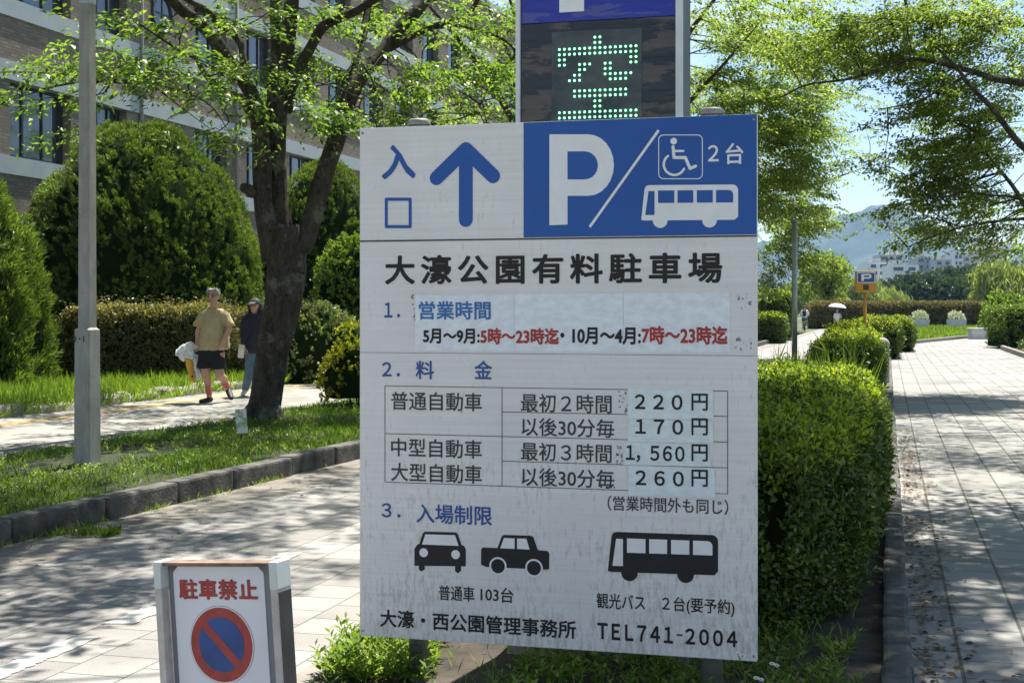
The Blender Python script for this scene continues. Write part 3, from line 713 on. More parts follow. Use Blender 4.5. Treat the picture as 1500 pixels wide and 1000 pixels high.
for s_ in SILL:
    wbox(wall, A0, A1, zprev, s_-.4)                # spandrel up to the sill band
    x = A0
    for a, w in WIN: wbox(wall, x, a, s_, s_+1.7); x = a+w
    wbox(wall, x, A1, s_, s_+1.7); zprev = s_+2.12
wbox(wall, A0, A1, zprev, 16.2)
wo = wall.build('wall', M['brick'], bl, True)
mb = MB(); mb.box(((A0+A1)/2, 8, 8), (A1-A0-.02, 15, 16.1)); mb.build('inner_block', M['frame'], bl, True)
for s_ in SILL:
    for z0, z1 in ((s_-.4, s_), (s_+1.7, s_+2.12)):
        mb = MB(); wbox(mb, A0, A1, z0, z1, -.035, DEP); mb.build('stone_band', M['band'], bl, True)
mb = MB(); wbox(mb, A0-.1, A1+.1, 16.2, 16.5, -.12, DEP); mb.build('parapet', M['band'], bl, True)
for s_ in SILL[1:]:
    for a, w in WIN:
        fr = MB(); t = .06
        for (x0, x1, z0, z1) in ((a, a+w, s_, s_+t*1.3), (a, a+w, s_+1.7-t, s_+1.7), (a, a+t, s_+t*1.3, s_+1.7-t), (a+w-t*3, a+w, s_+t*1.3, s_+1.7-t), (a+w*.31, a+w*.31+.07, s_+t*1.3, s_+1.7-t), (a+w*.64, a+w*.64+.05, s_+t*1.3, s_+1.7-t)):
            wbox(fr, x0+.001, x1-.001, z0+.001, z1-.001, .22, .30)
        f_ = fr.build('window', M['frame'], bl, True)
        pn = MB(); wbox(pn, a+.01, a+w-.01, s_+.01, s_+1.69, .255, .265); pn.build('pane', M['glass'], f_, True)
for zc in (5.9, 9.4, 12.9):                         # round windows stand proud of the wall
    ac = 36.6*KA; RX = Matrix.Rotation(R(90), 3, 'X'); mb = MB(); mb.lathe((ac, -.05, zc), [(.44, 0), (.55, 0), (.55, .05), (.44, .05), (.44, 0)], 28, RX); f_ = mb.build('round_window', M['frame'], bl, True)
    mb = MB(); mb.lathe((ac, -.035, zc), [(.45, 0), (.45, .02)], 28, RX); p_ = mb.build('pane', M['glass'], f_, True)
    mb = MB(); mb.box((ac, -.06, zc), (.05, .02, .86)); mb.box((ac-.21, -.06, zc), (.37, .02, .04)); mb.box((ac+.21, -.06, zc), (.37, .02, .04)); mb.build('glazing_bar', M['frame'], f_, True)
for a in (35.6*KA, 40.8*KA):
    mb = MB(); mb.tube([(a, -.06, 0), (a, -.06, 16.1)], .05, 10); mb.build('drainpipe', M['concrete'], bl, True)

# ------------------------------------------------------------------ trees
LB = []                                            # limbs of the tree being built: arrays (x,y,z,r)
def limb(mb, pts, Y, k=5, n=10, wob=.16, ends=None):
    """pts: (px, py, width in px, dY)"""
    q = []
    for p in pts:
        y = Y+(p[3] if len(p) > 3 else 0); w = P(p[0], p[1], y); q.append((*w, max(p[2]*.82, 1.2)*y/F/2))
    q = spline(q, k); mb.tube(q[:, :3], np.maximum(q[:, 3], .006), n, True, wob); LB.append(q); return q
def pads(c, k, r=.30, t=.045):
    """k anchors spread over a flat leaf layer about every centre"""
    q = np.repeat(c, k, 0); d = rng.normal(0, 1, q.shape)*np.array((r, r, t)); d[:, 2] -= .12*np.hypot(d[:, 0], d[:, 1]); return q+d
def zone(zs, dens=1.0, k=7):
    """anchors in leaf layers inside ellipses of the picture, at the depth of their tree: (cx, cy, rx, ry, n, Y, dY)"""
    out = []
    for cx, cy, rx, ry, n, Y, dY in zs:
        n = max(1, int(round(n*dens/k))); a = rng.uniform(0, 2*np.pi, n); r = np.sqrt(rng.uniform(0, 1, n)); y = Y+rng.uniform(-dY, dY, n)
        out.append(pads(np.stack([(cx+rx*.92*r*np.cos(a)-750)/F*y, y, CAMZ-(cy+ry*.92*r*np.sin(a)-HZ)/F*y], 1), k))
    return np.vstack(out)
def shell(c, r, n, lo=.55, zmin=None, keep=None):
    d = unit(rng.normal(0, 1, (n*3, 3))); q = np.array(c)+d*np.array(r)*rng.uniform(lo, 1, (n*3, 1))**.6
    if zmin is not None: q = q[q[:, 2] > zmin]
    if keep is not None: q = q[keep(q)]
    return q[:n]
def clumped(q, s=.55, thr=-.08):                    # thin out anchors so gaps stay between leaf layers
    k = [mnoise.noise(Vector((p[0]*s, p[1]*s, p[2]*s*1.9))) > thr+random.uniform(-.12, .12) for p in q]; return q[np.array(k)]
def twigs(mb, anc, sk, frac, r=.012, seg=4, sides=4):
    """thin branches from the skeleton to a share of the anchors"""
    S_ = np.vstack([q[:, :3] for q in sk])
    for a in anc[rng.uniform(0, 1, len(anc)) < frac]:
        d = np.linalg.norm((S_-a)*np.array([1, 1, 1.3]), axis=1); b = S_[np.argsort(d)[random.randint(0, 3)]]
        L = np.linalg.norm(a-b)
        if L > 2.0: continue
        m1 = (a+b)/2+np.array([rng.normal(0, .08), rng.normal(0, .08), .10+rng.normal(0, .05)-.07])*L
        q = spline([b, m1, a], seg); mb.tube(q, np.linspace(r*(.7+.5*L), .004, len(q)), sides, False)
def outward(anc, c, k=.35):
    d = anc-np.array(c); d[:, 2] = d[:, 2]*.25+.05; return unit(d)+rng.normal(0, k, anc.shape)*np.array([1, 1, .35])
def tree(name, label, base, group=None):
    return thing(name, label, 'tree', base, group=group)

TG = 'street trees along the walkway'
# the forked tree beside the walkway
base = GP(383, 614, .12); TY = base[1]; LB = []
t1 = tree('zelkova_tree', 'forked dark trunked tree on the grass verge with a small plant tag at its foot', base, TG)
mb = MB()
limb(mb, [(378, 622, 86), (383, 606, 64), (388, 585, 56), (395, 540, 56), (405, 491, 61), (413, 440, 66), (420, 395, 70), (422, 355, 62), (421, 330, 46)], TY, 5, 16)
limb(mb, [(352, 628, 14, -.25), (366, 606, 26, -.15), (384, 585, 30)], TY, 5, 10); limb(mb, [(412, 622, 16, -.2), (402, 604, 28, -.1), (392, 580, 30)], TY, 5, 10); limb(mb, [(330, 622, 7, .1), (356, 611, 22, 0), (380, 590, 30)], TY, 5, 10)
limb(mb, [(402, 380, 44), (392, 335, 38), (386, 290, 34), (384, 247, 33), (382, 205, 33), (376, 160, 31), (360, 122, 29, -.1), (338, 98, 28, -.3), (311, 53, 25, -.7), (285, 28, 23, -1), (261, 10, 21, -1.3), (240, -20, 18, -1.6), (215, -70, 14, -2)], TY, 5, 12)
limb(mb, [(415, 380, 46, .1), (411, 330, 38, .15), (407, 270, 34, .2), (404, 200, 35, .25), (407, 130, 40, .3), (412, 95, 40, .3)], TY, 5, 12)
limb(mb, [(408, 110, 22, .3), (406, 60, 22, .3), (404, 0, 20, .4), (400, -90, 15, .5), (405, -180, 10, .6)], TY, 5, 10)
limb(mb, [(416, 105, 26, .3), (421, 60, 26, .2), (428, 0, 24, .0), (436, -80, 18, -.3), (440, -180, 11, -.6)], TY, 5, 10)
limb(mb, [(419, 165, 22, .3), (426, 130, 24, .3), (436, 103, 22, .2), (456, 67, 19, .1), (474, 39, 18, 0), (502, 25, 16, -.2), (530, 12, 14, -.4), (570, -20, 11, -.7), (610, -80, 8, -1)], TY, 5, 10)
limb(mb, [(430, 400, 40, -.1), (434, 365, 42, -.05), (447, 353, 38), (463, 300, 35, .1), (478, 247, 33, .2), (496, 195, 31, .4), (512, 141, 30, .6), (535, 102, 28, .8), (560, 76, 26, 1), (590, 36, 25, 1.2), (618, 4, 24, 1.4), (650, -60, 18, 1.7), (680, -140, 11, 2)], TY, 5, 12)
limb(mb, [(568, 74, 12, 1.1), (600, 56, 11, 1), (632, 40, 11, .9), (655, 33, 10, .8), (678, 25, 10, .7), (692, 14, 9, .6), (702, -6, 8, .5), (716, -50, 6, .4)], TY, 5, 8)
limb(mb, [(638, 41, 7, .9), (670, 38, 7, 1), (700, 44, 6.5, 1.2), (730, 54, 6, 1.4), (752, 70, 5.5, 1.5), (752, 85, 4.5, 1.5), (728, 106, 4, 1.4), (714, 132, 3.5, 1.4), (703, 158, 3, 1.3), (709, 181, 2, 1.3)], TY, 5, 7)
limb(mb, [(506, 165, 16, .5), (512, 120, 16, .8), (530, 60, 15, 1.3), (540, 0, 12, 1.6), (545, -80, 8, 1.8)], TY, 5, 8)
limb(mb, [(374, 178, 17, -.1), (352, 143, 15, -.3), (318, 127, 12, -.6), (300, 108, 10, -.9), (285, 84, 8, -1.2), (262, 82, 6, -1.5), (235, 93, 4.5, -1.8), (210, 114, 4, -2), (180, 122, 3, -2.2), (152, 117, 2.2, -2.4)], TY, 5, 8)
limb(mb, [(366, 140, 15, .1), (360, 118, 15, .1), (354, 72, 13, .2), (345, 54, 12, .2), (329, 39, 12, .1), (300, 14, 11, -.1), (265, -6, 9, -.3), (225, -40, 7, -.6)], TY, 5, 8)
limb(mb, [(300, 82, 5, -1.2), (272, 79, 4.5, -1.6), (250, 66, 4, -1.9), (208, 38, 3.5, -2.3), (180, 23, 3, -2.6), (158, 20, 2.6, -2.8), (134, 20, 2, -3)], TY, 5, 6)
limb(mb, [(372, 285, 18, -.1), (362, 277, 20, -.15), (354, 274, 15, -.2)], TY, 3, 8)
for pts in ([(297, 105, 4), (276, 125, 3), (280, 142, 3), (262, 165, 2.2), (250, 172, 1.5)], [(323, 143, 4), (325, 160, 3), (335, 178, 2.4), (318, 195, 2)], [(318, 195, 2), (345, 215, 2), (362, 222, 1.5)], [(632, 42, 4), (637, 55, 3), (620, 72, 2.4), (618, 95, 1.6)], [(709, 180, 2), (725, 182, 1.4)], [(530, 92, 5), (548, 126, 3), (530, 145, 3), (526, 160, 2)]):
    limb(mb, [(*p, -.5) for p in pts], TY, 4, 5, 0)
zs = [(90, 82, 24, 14, 7, 14.6, .5), (78, 110, 32, 9, 8, 14.6, .5), (72, 143, 30, 9, 8, 14.7, .5), (110, 150, 16, 12, 3, 14.7, .5),
      (200, 70, 56, 26, 15, 14.9, .8), (212, 112, 56, 28, 20, 14.8, .8), (160, 118, 26, 34, 9, 14.8, .6), (250, 95, 28, 36, 7, 15.2, .8), (168, 183, 36, 14, 6, 14.7, .5), (150, 45, 14, 20, 3, 14.6, .4),
      (272, 36, 34, 30, 9, 15.6, .9), (322, 78, 36, 30, 10, 15.9, 1), (355, 16, 44, 22, 18, 16.5, 1.5), (370, 90, 24, 36, 12, 15.9, .8), (372, 135, 26, 22, 9, 16, .6), (320, 197, 46, 15, 12, 15.7, .5), (352, 152, 30, 16, 6, 16, .6),
      (480, 20, 52, 28, 20, 17.2, 1.6), (455, 80, 36, 34, 11, 17.4, 1), (500, 85, 28, 38, 10, 17.8, 1), (472, 150, 42, 42, 30, 17.8, 1.1), (428, 125, 16, 30, 5, 18, .5),
      (655, 18, 38, 16, 14, 18, 1), (730, 30, 28, 32, 16, 18.6, 1), (712, 84, 42, 20, 26, 18.8, .7), (625, 128, 40, 48, 36, 18.2, 1), (575, 125, 36, 24, 16, 18.2, 1), (565, 170, 40, 18, 18, 18, .8), (705, 112, 44, 26, 18, 18.6, .8), (744, 172, 12, 10, 4, 18.6, .3), (595, 18, 40, 18, 14, 18.4, 1), (680, 150, 30, 20, 6, 18.4, .6)]
anc = zone(zs, 1.3)
up = clumped(shell((-2.0, 16.8, 8.6), (6.8, 6.8, 3.4), 560, .35, 5.3, lambda q: q[:, 2] > 1.5+.232*q[:, 1]), .36, .11)
up = pads(up, 6, .5, .07); up = up[up[:, 2] > 1.5+.24*up[:, 1]]
sk = list(LB)
twigs(mb, anc, sk, .22); twigs(mb, up, sk, .06, .02)
mb.build('trunk', M['bark'], t1)
allA = np.vstack([anc, anc+rng.normal(0, .14, anc.shape), up, up+rng.normal(0, .25, up.shape)])
leaf_mesh('crown', [sprays(anc, outward(anc.copy(), (-3, 16.8, 5), .5), 14, .38, .088, .32), sprays(anc+rng.normal(0, .05, anc.shape), outward(anc.copy(), (-3, 16.8, 5), .9), 10, .32, .08, .32),
                    sprays(up, outward(up.copy(), (-2, 16.8, 7)), 28, .55, .1), sprays(up+rng.normal(0, .1, up.shape), outward(up.copy(), (-2, 16.8, 7), .8), 26, .5, .095)], M['zelkova'], t1)

# the big tree right of the path, its trunk outside the picture
LB = []; RY = 22.0; base = np.array((11.6, RY, .08))
t2 = tree('zelkova_tree', 'spreading tree right of the path whose long branches reach in from the right edge', base, 'trees along the right path')
mb = MB()
mb.tube(spline([(11.6, 22, -.1, .40), (11.5, 22, .6, .30), (11.4, 22, 2.2, .27), (11.2, 22, 3.4, .25)], 4)[:, :3], .29, 14, True, .15)
limb(mb, [(1765, 290, 34), (1680, 190, 26), (1590, 140, 18), (1500, 122, 13), (1459, 116, 12), (1425, 105, 11), (1374, 92, 9), (1330, 88, 8), (1282, 105, 6), (1238, 117, 4.5), (1184, 124, 3.5), (1143, 143, 2.2)], RY)
limb(mb, [(1765, 320, 28), (1640, 300, 20), (1560, 262, 15), (1500, 217, 12), (1469, 180, 11), (1455, 160, 10), (1421, 126, 8), (1401, 99, 6), (1372, 70, 4)], RY-.6)
limb(mb, [(1780, 220, 24), (1650, 90, 16), (1570, 50, 10), (1500, 37, 8), (1452, 31, 7), (1408, 20, 6), (1367, 25, 5), (1306, 34, 3)], RY+.8)
limb(mb, [(1770, 330, 22), (1600, 330, 14), (1520, 315, 10), (1500, 299, 9), (1483, 272, 7), (1442, 221, 5), (1425, 190, 3)], RY+1.2)
limb(mb, [(1520, 306, 7), (1486, 289, 5), (1450, 286, 4), (1408, 282, 3.5), (1360, 299, 2)], RY+.4)
limb(mb, [(1530, 318, 8), (1480, 322, 5), (1420, 330, 4), (1370, 345, 3), (1330, 362, 2)], RY+.8); limb(mb, [(1425, 105, 6), (1380, 130, 4), (1340, 150, 3), (1290, 160, 2)], RY-.3)
limb(mb, [(1765, 250, 24), (1740, 60, 20), (1700, -150, 14), (1660, -350, 8)], RY); limb(mb, [(1740, 100, 20), (1560, -60, 12), (1400, -160, 7)], RY-2.5)
zs = [(1420, 30, 100, 38, 120, (RY+1.3), 1.6), (1300, 40, 90, 34, 100, (RY+1.3), 1.5), (1210, 70, 70, 38, 60, (RY+1.3), 1.2), (1440, 90, 80, 40, 90, (RY+1.3), 1.5), (1330, 90, 70, 30, 64, (RY+1.3), 1.2), (1255, 98, 46, 18, 24, (RY+1.3), 1),
      (1420, 160, 90, 38, 105, (RY+1.3), 1.5), (1372, 150, 40, 18, 16, (RY+1.3), 1), (1430, 225, 90, 38, 105, (RY+1.3)+.4, 1.5), (1372, 205, 34, 20, 16, (RY+1.3), 1), (1305, 172, 32, 9, 5, (RY+1.3), .6), (1300, 238, 30, 11, 9, (RY+1.3), .7), (1362, 252, 42, 15, 18, (RY+1.3)+.3, 1), (1430, 285, 84, 32, 80, (RY+1.3)+.6, 1.4), (1300, 302, 36, 7, 8, (RY+1.3)+.4, .6),
      (1375, 275, 36, 14, 14, (RY+1.3)+.4, .8), (1430, 325, 70, 18, 34, (RY+1.3)+.6, 1.2), (1372, 352, 36, 14, 15, (RY+1.3)+.8, .8), (1475, 345, 32, 22, 20, (RY+1.3)+.8, 1), (1345, 322, 24, 10, 7, (RY+1.3)+.6, .5), (1400, 120, 60, 20, 30, (RY+1.3)-.5, .8)]
anc = zone(zs, 1.8)
up = clumped(shell((9.5, 21, 9.0), (6.6, 7.5, 3.6), 290, .4, 5.2, lambda q: q[:, 2] > 1.6+.24*q[:, 1]), .5, -.05)
up = pads(up, 6, .5, .07); up = up[up[:, 2] > 1.5+.24*up[:, 1]]
sk = list(LB); twigs(mb, anc, sk, .12, .011); twigs(mb, up, sk, .05, .02)
mb.build('trunk', M['bark'], t2)
leaf_mesh('crown', [sprays(anc, outward(anc.copy(), (11, 22, 5), .5), 17, .38, .09, .15), sprays(anc+rng.normal(0, .05, anc.shape), outward(anc.copy(), (11, 22, 5), .9), 13, .3, .082, .15),
                    sprays(up, outward(up.copy(), (9.5, 21, 7)), 26, .8, .1), sprays(up+rng.normal(0, .2, up.shape), outward(up.copy(), (9.5, 21, 7), .8), 22, .6, .095)], M['zelkova_right'], t2)

# trees further along: trunk, limbs and crown grown from a seed
def grown_tree(label, base, h, rad, zlow, zs, m, group, name='zelkova_tree', nup=260, leaf=.095, r0=.22, keep=None, nleaf=16, lean=(0, 0), hi=False):
    global LB
    LB = []; base = np.array(base, float); t = tree(name, label, base, group); mb = MB(); hs = h*.3
    q = spline([(*base-np.array((0, 0, .1)), r0*1.4), (*(base+np.array((.03, 0, .4))), r0), (*(base+np.array((lean[0]*.3, lean[1]*.3, hs))), r0*.85)], 4); mb.tube(q[:, :3], q[:, 3], 12, True, .15); LB.append(q)
    nl = 8
    for k in range(nl):
        a = 2*math.pi*(k+random.uniform(-.3, .3))/nl; e = rad*random.uniform(.55, .9); z = random.uniform(.5, .92)*h
        if hi: z = random.uniform(.78, .95)*h
        p0 = q[-1][:3]-np.array((0, 0, random.uniform(0, hs*.35))); p2 = base+np.array((math.cos(a)*e+lean[0], math.sin(a)*e+lean[1], z)); p1 = p0*.5+p2*.5+np.array((0, 0, (z-hs)*(.3 if hi else .08)))
        if hi: p1[:2] = p0[:2]*.7+p2[:2]*.3
        s_ = spline([(*p0, r0*.5), (*p1, r0*.26), (*(p1*.35+p2*.65), r0*.11), (*p2, .006)], 5); mb.tube(s_[:, :3], s_[:, 3], 8, False, .1); LB.append(s_)
    c = base+np.array((lean[0], lean[1], (zlow+h)/2))
    up = shell(c, (rad, rad, (h-zlow)/2), nup, .45, base[2]+zlow-.3, keep); up = pads(clumped(up[:max(60, nup//5 if hi else nup//6)], .36 if hi else .5, .0 if hi else -.1), 6, .55 if hi else .42, .06)
    if keep: up = up[keep(up)]
    A_ = np.vstack([zone(zs, 2.3), up]) if zs else up
    twigs(mb, A_, list(LB), .05, .014); mb.build('trunk', M['bark'], t)
    leaf_mesh('crown', [sprays(A_, outward(A_.copy(), c-np.array((0, 0, 1.5)), .45), nleaf, .5, leaf, .2), sprays(A_+rng.normal(0, .06, A_.shape), outward(A_.copy(), c, .9), nleaf, .4, leaf*.92, .2)], m, t)
    return t
Yv = 30.0
zs = [(1075, 40, 62, 44, 60, Yv, 2), (1150, 50, 50, 44, 50, Yv, 2), (1070, 120, 62, 40, 62, Yv, 2), (1135, 130, 58, 36, 58, Yv, 2), (1080, 190, 60, 36, 40, Yv, 2), (1140, 200, 52, 34, 52, Yv, 2), (1168, 165, 28, 26, 18, Yv, 1.2), (1138, 255, 46, 30, 42, Yv, 2), (1155, 232, 34, 16, 16, Yv, 1), (1140, 300, 40, 20, 24, Yv, 1.4), (780, 30, 40, 40, 10, Yv, 1)]
grown_tree('leafy tree standing behind the tall vacancy tower, crown showing on its right', (Yv*.03, Yv, .12), 11.5, 5.6, 4.2, zs, M['zelkova_right'], TG, nup=1200, leaf=.105, nleaf=18, r0=.26, lean=(1.4, 0))
Yv = 41.0
zs = [(1150, 315, 52, 22, 40, Yv, 2), (1168, 290, 38, 20, 24, Yv, 1.5), (1140, 350, 36, 18, 22, Yv, 1.6), (1175, 330, 40, 12, 16, Yv, 1.2), (1200, 303, 28, 6, 6, Yv, .8), (1165, 375, 44, 14, 14, Yv, 1.2), (1125, 385, 20, 22, 9, Yv, 1), (1130, 410, 14, 16, 5, Yv, .6)]
grown_tree('lighter tree further along the road, low branches hanging beside the grey pole', G(-6.6, Yv, .12), 11, 5.2, 3.6, zs, M['zelkova_right'], TG, nup=1200, leaf=.115, nleaf=18, r0=.24, lean=(1.2, 0))
# trees beside and above the viewer: only their shade and a few tips come into the picture
grown_tree('tree at the near end of the right path, shading the pavement below', (6.9, 9.4, .08), 9.6, 3.6, 5.4, None, M['zelkova_right'], 'trees along the right path', nup=3800, leaf=.11, nleaf=24, hi=True, keep=lambda q: (q[:, 2] > 1.7+.24*q[:, 1]) & (q[:, 0] > 1.9), lean=(-2.7, .5))
grown_tree('tree at the near end of the grass verge, shading the road below', (-4.2, 6.6, .12), 9.5, 3.6, 5.2, None, M['zelkova'], TG, nup=700, leaf=.11, nleaf=22, hi=True, keep=lambda q: (q[:, 2] > 1.7+.24*q[:, 1]) & (q[:, 0] < -1.0), lean=(2.4, 2.4))

# ------------------------------------------------------------------ shrubs and hedges
def vnoise(p, s, o=0.0): return np.array([mnoise.noise(Vector((a[0]*s+o, a[1]*s, a[2]*s))) for a in p])
def tufts(p, n, k, ln, wd, up=.55, spread=.38, upv=(0, 0, 1.)):
    """k narrow leaves fanning from every surface point"""
    ax0 = unit(n*(1-up)+np.array(upv)*up+rng.normal(0, .18, p.shape)); m = len(p)
    t = rng.uniform(0, 1, (m, k, 1)); l = ln*rng.uniform(.6, 1.35, (m, 1, 1))
    ax = ax0[:, None]+rng.normal(0, spread, (m, k, 3)); pos = p[:, None]+ax0[:, None]*t*l*.9+rng.normal(0, ln*.13, (m, k, 3))
    nr = rng.normal(0, 1, (m, k, 3))+n[:, None]*.6
    L = (l*(.62-.3*t)*np.ones((m, k, 1))).reshape(-1)
    return leaf_arrays(pos.reshape(-1, 3), ax.reshape(-1, 3), nr.reshape(-1, 3), L, wd*rng.uniform(.7, 1.3, m*k))
def dome(name, label, c, r, n, k, ln, wd, group=None, amp=.07, sq=1.0, up=.5, m='juniper', cone=0.0, cat='shrub', nz=1.1, upv=(0, 0, 1.)):
    """c: centre of the base; r: half sizes (x, y, height)"""
    t = thing(name, label, cat, c, group=group)
    d = unit(rng.normal(0, 1, (n*2, 3))); d = d[d[:, 2] > -.12][:n]
    def shape(d):
        e = np.sign(d)*np.abs(d)**sq; f = 1-cone*np.clip(d[:, 2:3], 0, 1); q = e*np.array(r)*np.array((1, 1, 1.)); q[:, :2] *= f; return q
    q = shape(d); nrm = unit(d/np.array(r)); w = vnoise(q, nz, c[0])+.55*vnoise(q, nz*2.9, c[1]); f_ = vnoise(q*np.array((1, 1, .6))-q[:, 2:3]*np.array((upv[0], upv[1], 0)), 3.4, c[0])
    p = q*(1+amp*w[:, None]+.022*f_[:, None])+np.array(c)
    keep = rng.uniform(0, 1, len(p)) < .62+.5*w+1.1*f_
    leaf_mesh('foliage', [tufts(p[keep], nrm[keep], k, ln, wd, up, upv=upv)], M[m], t)
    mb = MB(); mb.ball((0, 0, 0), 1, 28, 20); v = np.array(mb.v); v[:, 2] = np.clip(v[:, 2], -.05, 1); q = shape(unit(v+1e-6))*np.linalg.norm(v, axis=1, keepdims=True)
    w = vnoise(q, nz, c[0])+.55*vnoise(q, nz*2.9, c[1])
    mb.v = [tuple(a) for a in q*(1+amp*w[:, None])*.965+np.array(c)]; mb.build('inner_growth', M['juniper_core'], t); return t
JG = 'domed junipers before the brick building'
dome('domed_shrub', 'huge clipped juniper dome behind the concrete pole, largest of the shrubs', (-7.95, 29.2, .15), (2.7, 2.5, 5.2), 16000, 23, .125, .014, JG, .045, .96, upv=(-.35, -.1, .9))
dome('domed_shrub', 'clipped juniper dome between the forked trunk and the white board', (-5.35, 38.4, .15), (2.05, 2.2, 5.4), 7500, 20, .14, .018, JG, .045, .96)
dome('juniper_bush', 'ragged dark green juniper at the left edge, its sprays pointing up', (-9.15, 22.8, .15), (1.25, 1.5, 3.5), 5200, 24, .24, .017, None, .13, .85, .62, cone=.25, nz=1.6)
dome('domed_shrub', 'low bright green rounded shrub between the two juniper domes and the white board', (-3.55, 32.0, .15), (1.15, 1.1, 3.0), 2200, 9, .17, .06, None, .08, .9, m='weed')
def hedge(name, label, pts, h, m, n, leaf, group=None, z0=.05, rnd=.18, wild=0, core='juniper_core', bulge=.05, cat='hedge', asp=.5, low=.0, top_m=None, top_n=0):
    """pts: plan outline (ccw); a clipped hedge with rounded shoulders"""
    c = np.mean(np.array(pts), 0); t = thing(name, label, cat, (c[0], c[1], z0), group=group)
    pts = np.array(pts, float); e = np.roll(pts, -1, 0)-pts; L = np.linalg.norm(e, axis=1); nrm = np.stack([e[:, 1], -e[:, 0]], 1)/L[:, None]
    side_a = L.sum()*h; x0, y0 = pts.min(0); x1, y1 = pts.max(0)
    def inside(q, m=0.0): return np.all([(q[:, 0]-pts[i][0])*nrm[i][0]+(q[:, 1]-pts[i][1])*nrm[i][1] < -m for i in range(len(pts))], 0)
    area = abs(np.sum(pts[:, 0]*np.roll(pts[:, 1], -1)-pts[:, 1]*np.roll(pts[:, 0], -1)))/2
    nt_ = int(n*area/(area+side_a))*1; ns = n-nt_
    q = np.stack([rng.uniform(x0, x1, nt_*4), rng.uniform(y0, y1, nt_*4)], 1); q = q[inside(q)][:nt_]
    dist = np.min([-((q[:, 0]-pts[i][0])*nrm[i][0]+(q[:, 1]-pts[i][1])*nrm[i][1]) for i in range(len(pts))], 0)
    zt = h-np.clip(rnd-dist, 0, rnd)**2/rnd
    top = np.column_stack([q, zt]); ntop = np.tile((0, 0, 1.), (len(q), 1))
    i = rng.choice(len(pts), ns, p=L/L.sum()); s = rng.uniform(0, 1, ns); z = h*rng.uniform(low, 1, ns)
    inset = np.clip(z-(h-rnd), 0, rnd)**2/rnd-bulge*np.sin(np.pi*z/h)+np.clip(.45*h-z, 0, 1)*.22
    sd = np.column_stack([pts[i]+e[i]*s[:, None]-nrm[i]*inset[:, None], z]); nsd = np.column_stack([nrm[i], np.clip((z-h+rnd)/rnd, 0, 1)*.8])
    p = np.vstack([top, sd]); nr = unit(np.vstack([ntop, nsd])); w = vnoise(p+np.array([c[0], c[1], 0]), 2.2)
    p = p+nr*(w*.085+rng.normal(0, .026, len(p)))[:, None]; p[:, 2] += z0
    ch = []; k = 5
    ax = unit(nr[:, None]*.5+rng.normal(0, .62, (len(p), k, 3))+np.array((0, 0, .25))); nl = nr[:, None]+rng.normal(0, .55, (len(p), k, 3))
    qq = leaf*rng.uniform(.6, 1.3, len(p)*k); pos = (p[:, None]+rng.normal(0, leaf*.5, (len(p), k, 3))).reshape(-1, 3)
    ch.append(leaf_arrays(pos, ax.reshape(-1, 3), nl.reshape(-1, 3), qq, qq*asp))
    if wild:
        a = top[rng.integers(0, len(top), wild)]+np.array((0, 0, z0)); d = np.array((0, 0, 1.))+rng.normal(0, .45, (wild, 3)); ch.append(sprays(a, d, 9, .28, leaf*1.3, .1))
    leaf_mesh('foliage', ch, M[m], t)
    if top_m:  # brighter leaf layer on top; the green hedges' layer has sunlight in its colour
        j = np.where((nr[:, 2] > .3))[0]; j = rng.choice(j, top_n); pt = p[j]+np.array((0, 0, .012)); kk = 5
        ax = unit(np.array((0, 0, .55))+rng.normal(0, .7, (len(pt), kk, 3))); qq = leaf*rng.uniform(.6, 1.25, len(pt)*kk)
        leaf_mesh('bright_top_shoots', [leaf_arrays((pt[:, None]+rng.normal(0, leaf*.45, (len(pt), kk, 3))).reshape(-1, 3), ax.reshape(-1, 3), (np.array((0, 0, 1.))+rng.normal(0, .6, (len(pt), kk, 3))).reshape(-1, 3), qq, qq*asp)], M[top_m], t)
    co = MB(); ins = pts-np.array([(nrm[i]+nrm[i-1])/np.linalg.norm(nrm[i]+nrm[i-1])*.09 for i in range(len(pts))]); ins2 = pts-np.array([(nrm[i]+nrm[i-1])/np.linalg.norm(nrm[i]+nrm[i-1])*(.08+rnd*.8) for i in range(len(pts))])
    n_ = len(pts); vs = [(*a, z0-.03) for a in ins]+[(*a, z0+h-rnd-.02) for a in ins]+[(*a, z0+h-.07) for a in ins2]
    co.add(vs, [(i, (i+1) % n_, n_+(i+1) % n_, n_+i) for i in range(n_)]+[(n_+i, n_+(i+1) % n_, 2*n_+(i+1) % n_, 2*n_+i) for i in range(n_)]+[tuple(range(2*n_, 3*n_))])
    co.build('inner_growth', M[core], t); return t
def strip_plan(c0, c1, y0, y1): return [G(c0, y0)[:2], G(c1, y0)[:2], G(c1, y1)[:2], G(c0, y1)[:2]]
hedge('box_hedge', 'clipped bright green hedge right behind the white board, longest beside the path', [G(-1.75, 6.5)[:2], G(-.5, 5.95)[:2], G(-.2, 6.5)[:2], G(-.11, 8.5)[:2], G(-.10, 13.2)[:2], G(-.4, 14.2)[:2], G(-1.75, 14.4)[:2]], .82, 'hedge', 36000, .034, 'hedges in the planting strip', .05, .2, 40, top_m='sunlit_shoot', top_n=26000)
hedge('box_hedge', 'second clipped hedge along the path, beyond the tall grass tuft', strip_plan(-1.25, -.15, 22.5, 32), .90, 'hedge', 13000, .045, 'hedges in the planting strip', .05, .2, top_m='sunlit_shoot', top_n=5000)
